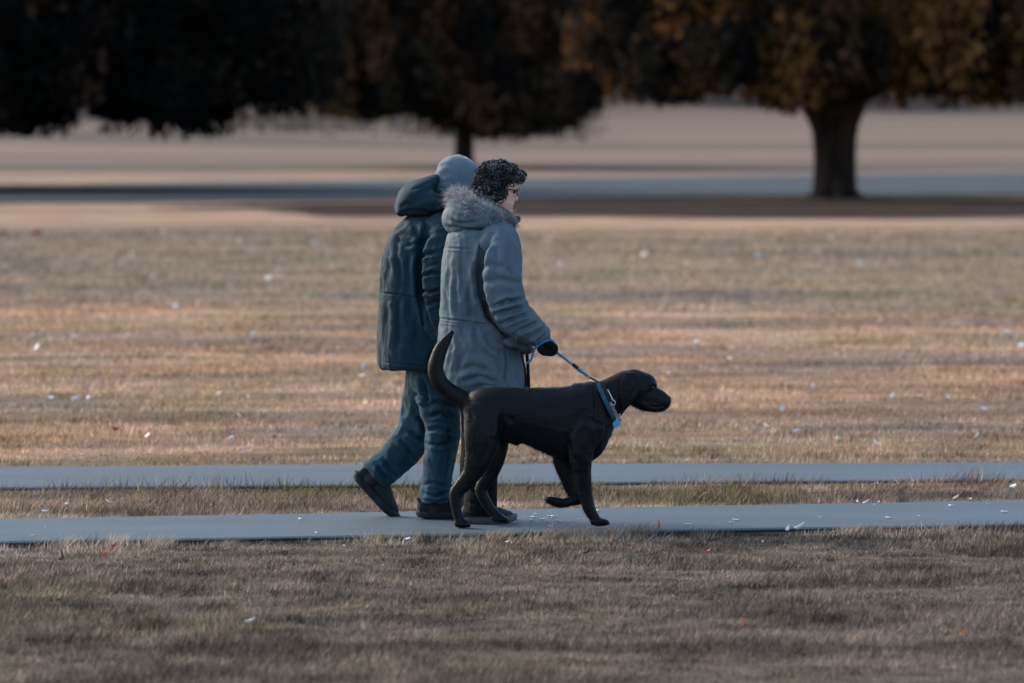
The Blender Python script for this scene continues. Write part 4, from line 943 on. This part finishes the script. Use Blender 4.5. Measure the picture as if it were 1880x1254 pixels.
scatter('feather', far_f, FE, M_FEATHER, 'lying in the far third of the field', 'white feather', 'white feathers strewn over the field', .95, seed=2)
scatter('feather', mid_f, FE, M_FEATHER, 'lying across the middle of the field', 'white feather', 'white feathers strewn over the field', .85, seed=3)
scatter('feather', low_f, FE, M_FEATHER, 'lying in the field just above the far path', 'white feather', 'white feathers strewn over the field', .75, seed=4)
scatter('feather', [(200, 922), (123, 926), (83, 939), (1575, 921, .8), (1590, 923, 1.1), (1612, 923, .8), (1755, 914), (1780, 917), (1860, 893)], FE, M_FEATHER, 'lying on the grass strip between the paths', 'white feather', 'white feathers beside the paths', .7, GZ + .035, 5)
scatter('feather', [(748, 990, .8), (931, 995, .6), (703, 1038, .5), (1447, 972, 1.2), (1468, 968, 1.5), (460, 1140, 1.1), (1400, 995, .5), (632, 1002, .5)], FE, M_FEATHER, 'caught in the foreground grass', 'white feather', 'white feathers beside the paths', .7, GZ + .04, 6)
scatter('leaf', [(193, 1018), (206, 1003, .8), (1153, 1003, 1.1), (1212, 969, 1.1), (1120, 976, .7), (1300, 1013, .7), (1387, 1020, .6), (1366, 1148, .9), (1767, 1166, .8), (1761, 967, .6), (810, 1038, .4), (570, 1032, .5)], LF['orange'], LM['orange'], 'curled on the foreground grass', 'orange leaf', 'fallen leaves', .62, GZ + .035, 7)
scatter('leaf', [(115, 1027), (1080, 1014, .8)], LF['brown'], LM['brown'], 'flat on the foreground grass', 'dark brown leaf', 'fallen leaves', .7, GZ + .035, 8)
scatter('leaf', [(700, 988, .8), (922, 932, .7), (975, 933, .6), (845, 890, .6)], LF['yellow'], LM['yellow'], 'in the grass by the walkers', 'yellow leaf', 'fallen leaves', .55, GZ + .035, 9)
scatter('leaf', [(68, 428, 1.6), (215, 790, .8)], LF['orange'], LM['orange'], 'out in the field on the left', 'orange leaf', 'fallen leaves', .9, GZ + .03, 10)
fl = []
rr = random.Random(3)
for i in range(34):
    u, v = (rr.gauss(1000, 32), rr.gauss(952, 4)) if i < 16 else (rr.uniform(0, 1880), None)
    if v is None:
        x = (u - CX) / F * 35.8; Y = rr.uniform(P1[0](x) + .15, P1[1](x) - .1); v = HZ + H * F / Y
    fl.append((u, v, rr.uniform(.4, 1.3)))
fl = sorted(fl[:16]) + sorted(fl[16:])
FLK = [leaf_shape(.026, .009, .1, .003, 60 + i, 1) for i in range(3)]
for i, p in enumerate(fl):
    me = rr.choice(FLK); o = obj('white_flake', me); o.location = W(p[0], p[1], gy(p[1], .006)); o.location.z = .006
    o.scale = (p[2],) * 3; o.rotation_euler = (0, 0, rr.uniform(0, 6.28))
    if not me.materials: me.materials.append(M_FEATHER)
    k = i if i < 16 else i - 16
    nth = ORD[k] + ('' if k == 0 else ' from the left')
    if i < 16: tag(o, 'tiny white flake of the cluster on the path under the dog, ' + nth, 'flake', 'white flakes under the dog')
    else: tag(o, 'tiny stray white flake on the near path, ' + nth + ' outside the cluster', 'flake', 'white flakes along the near path')
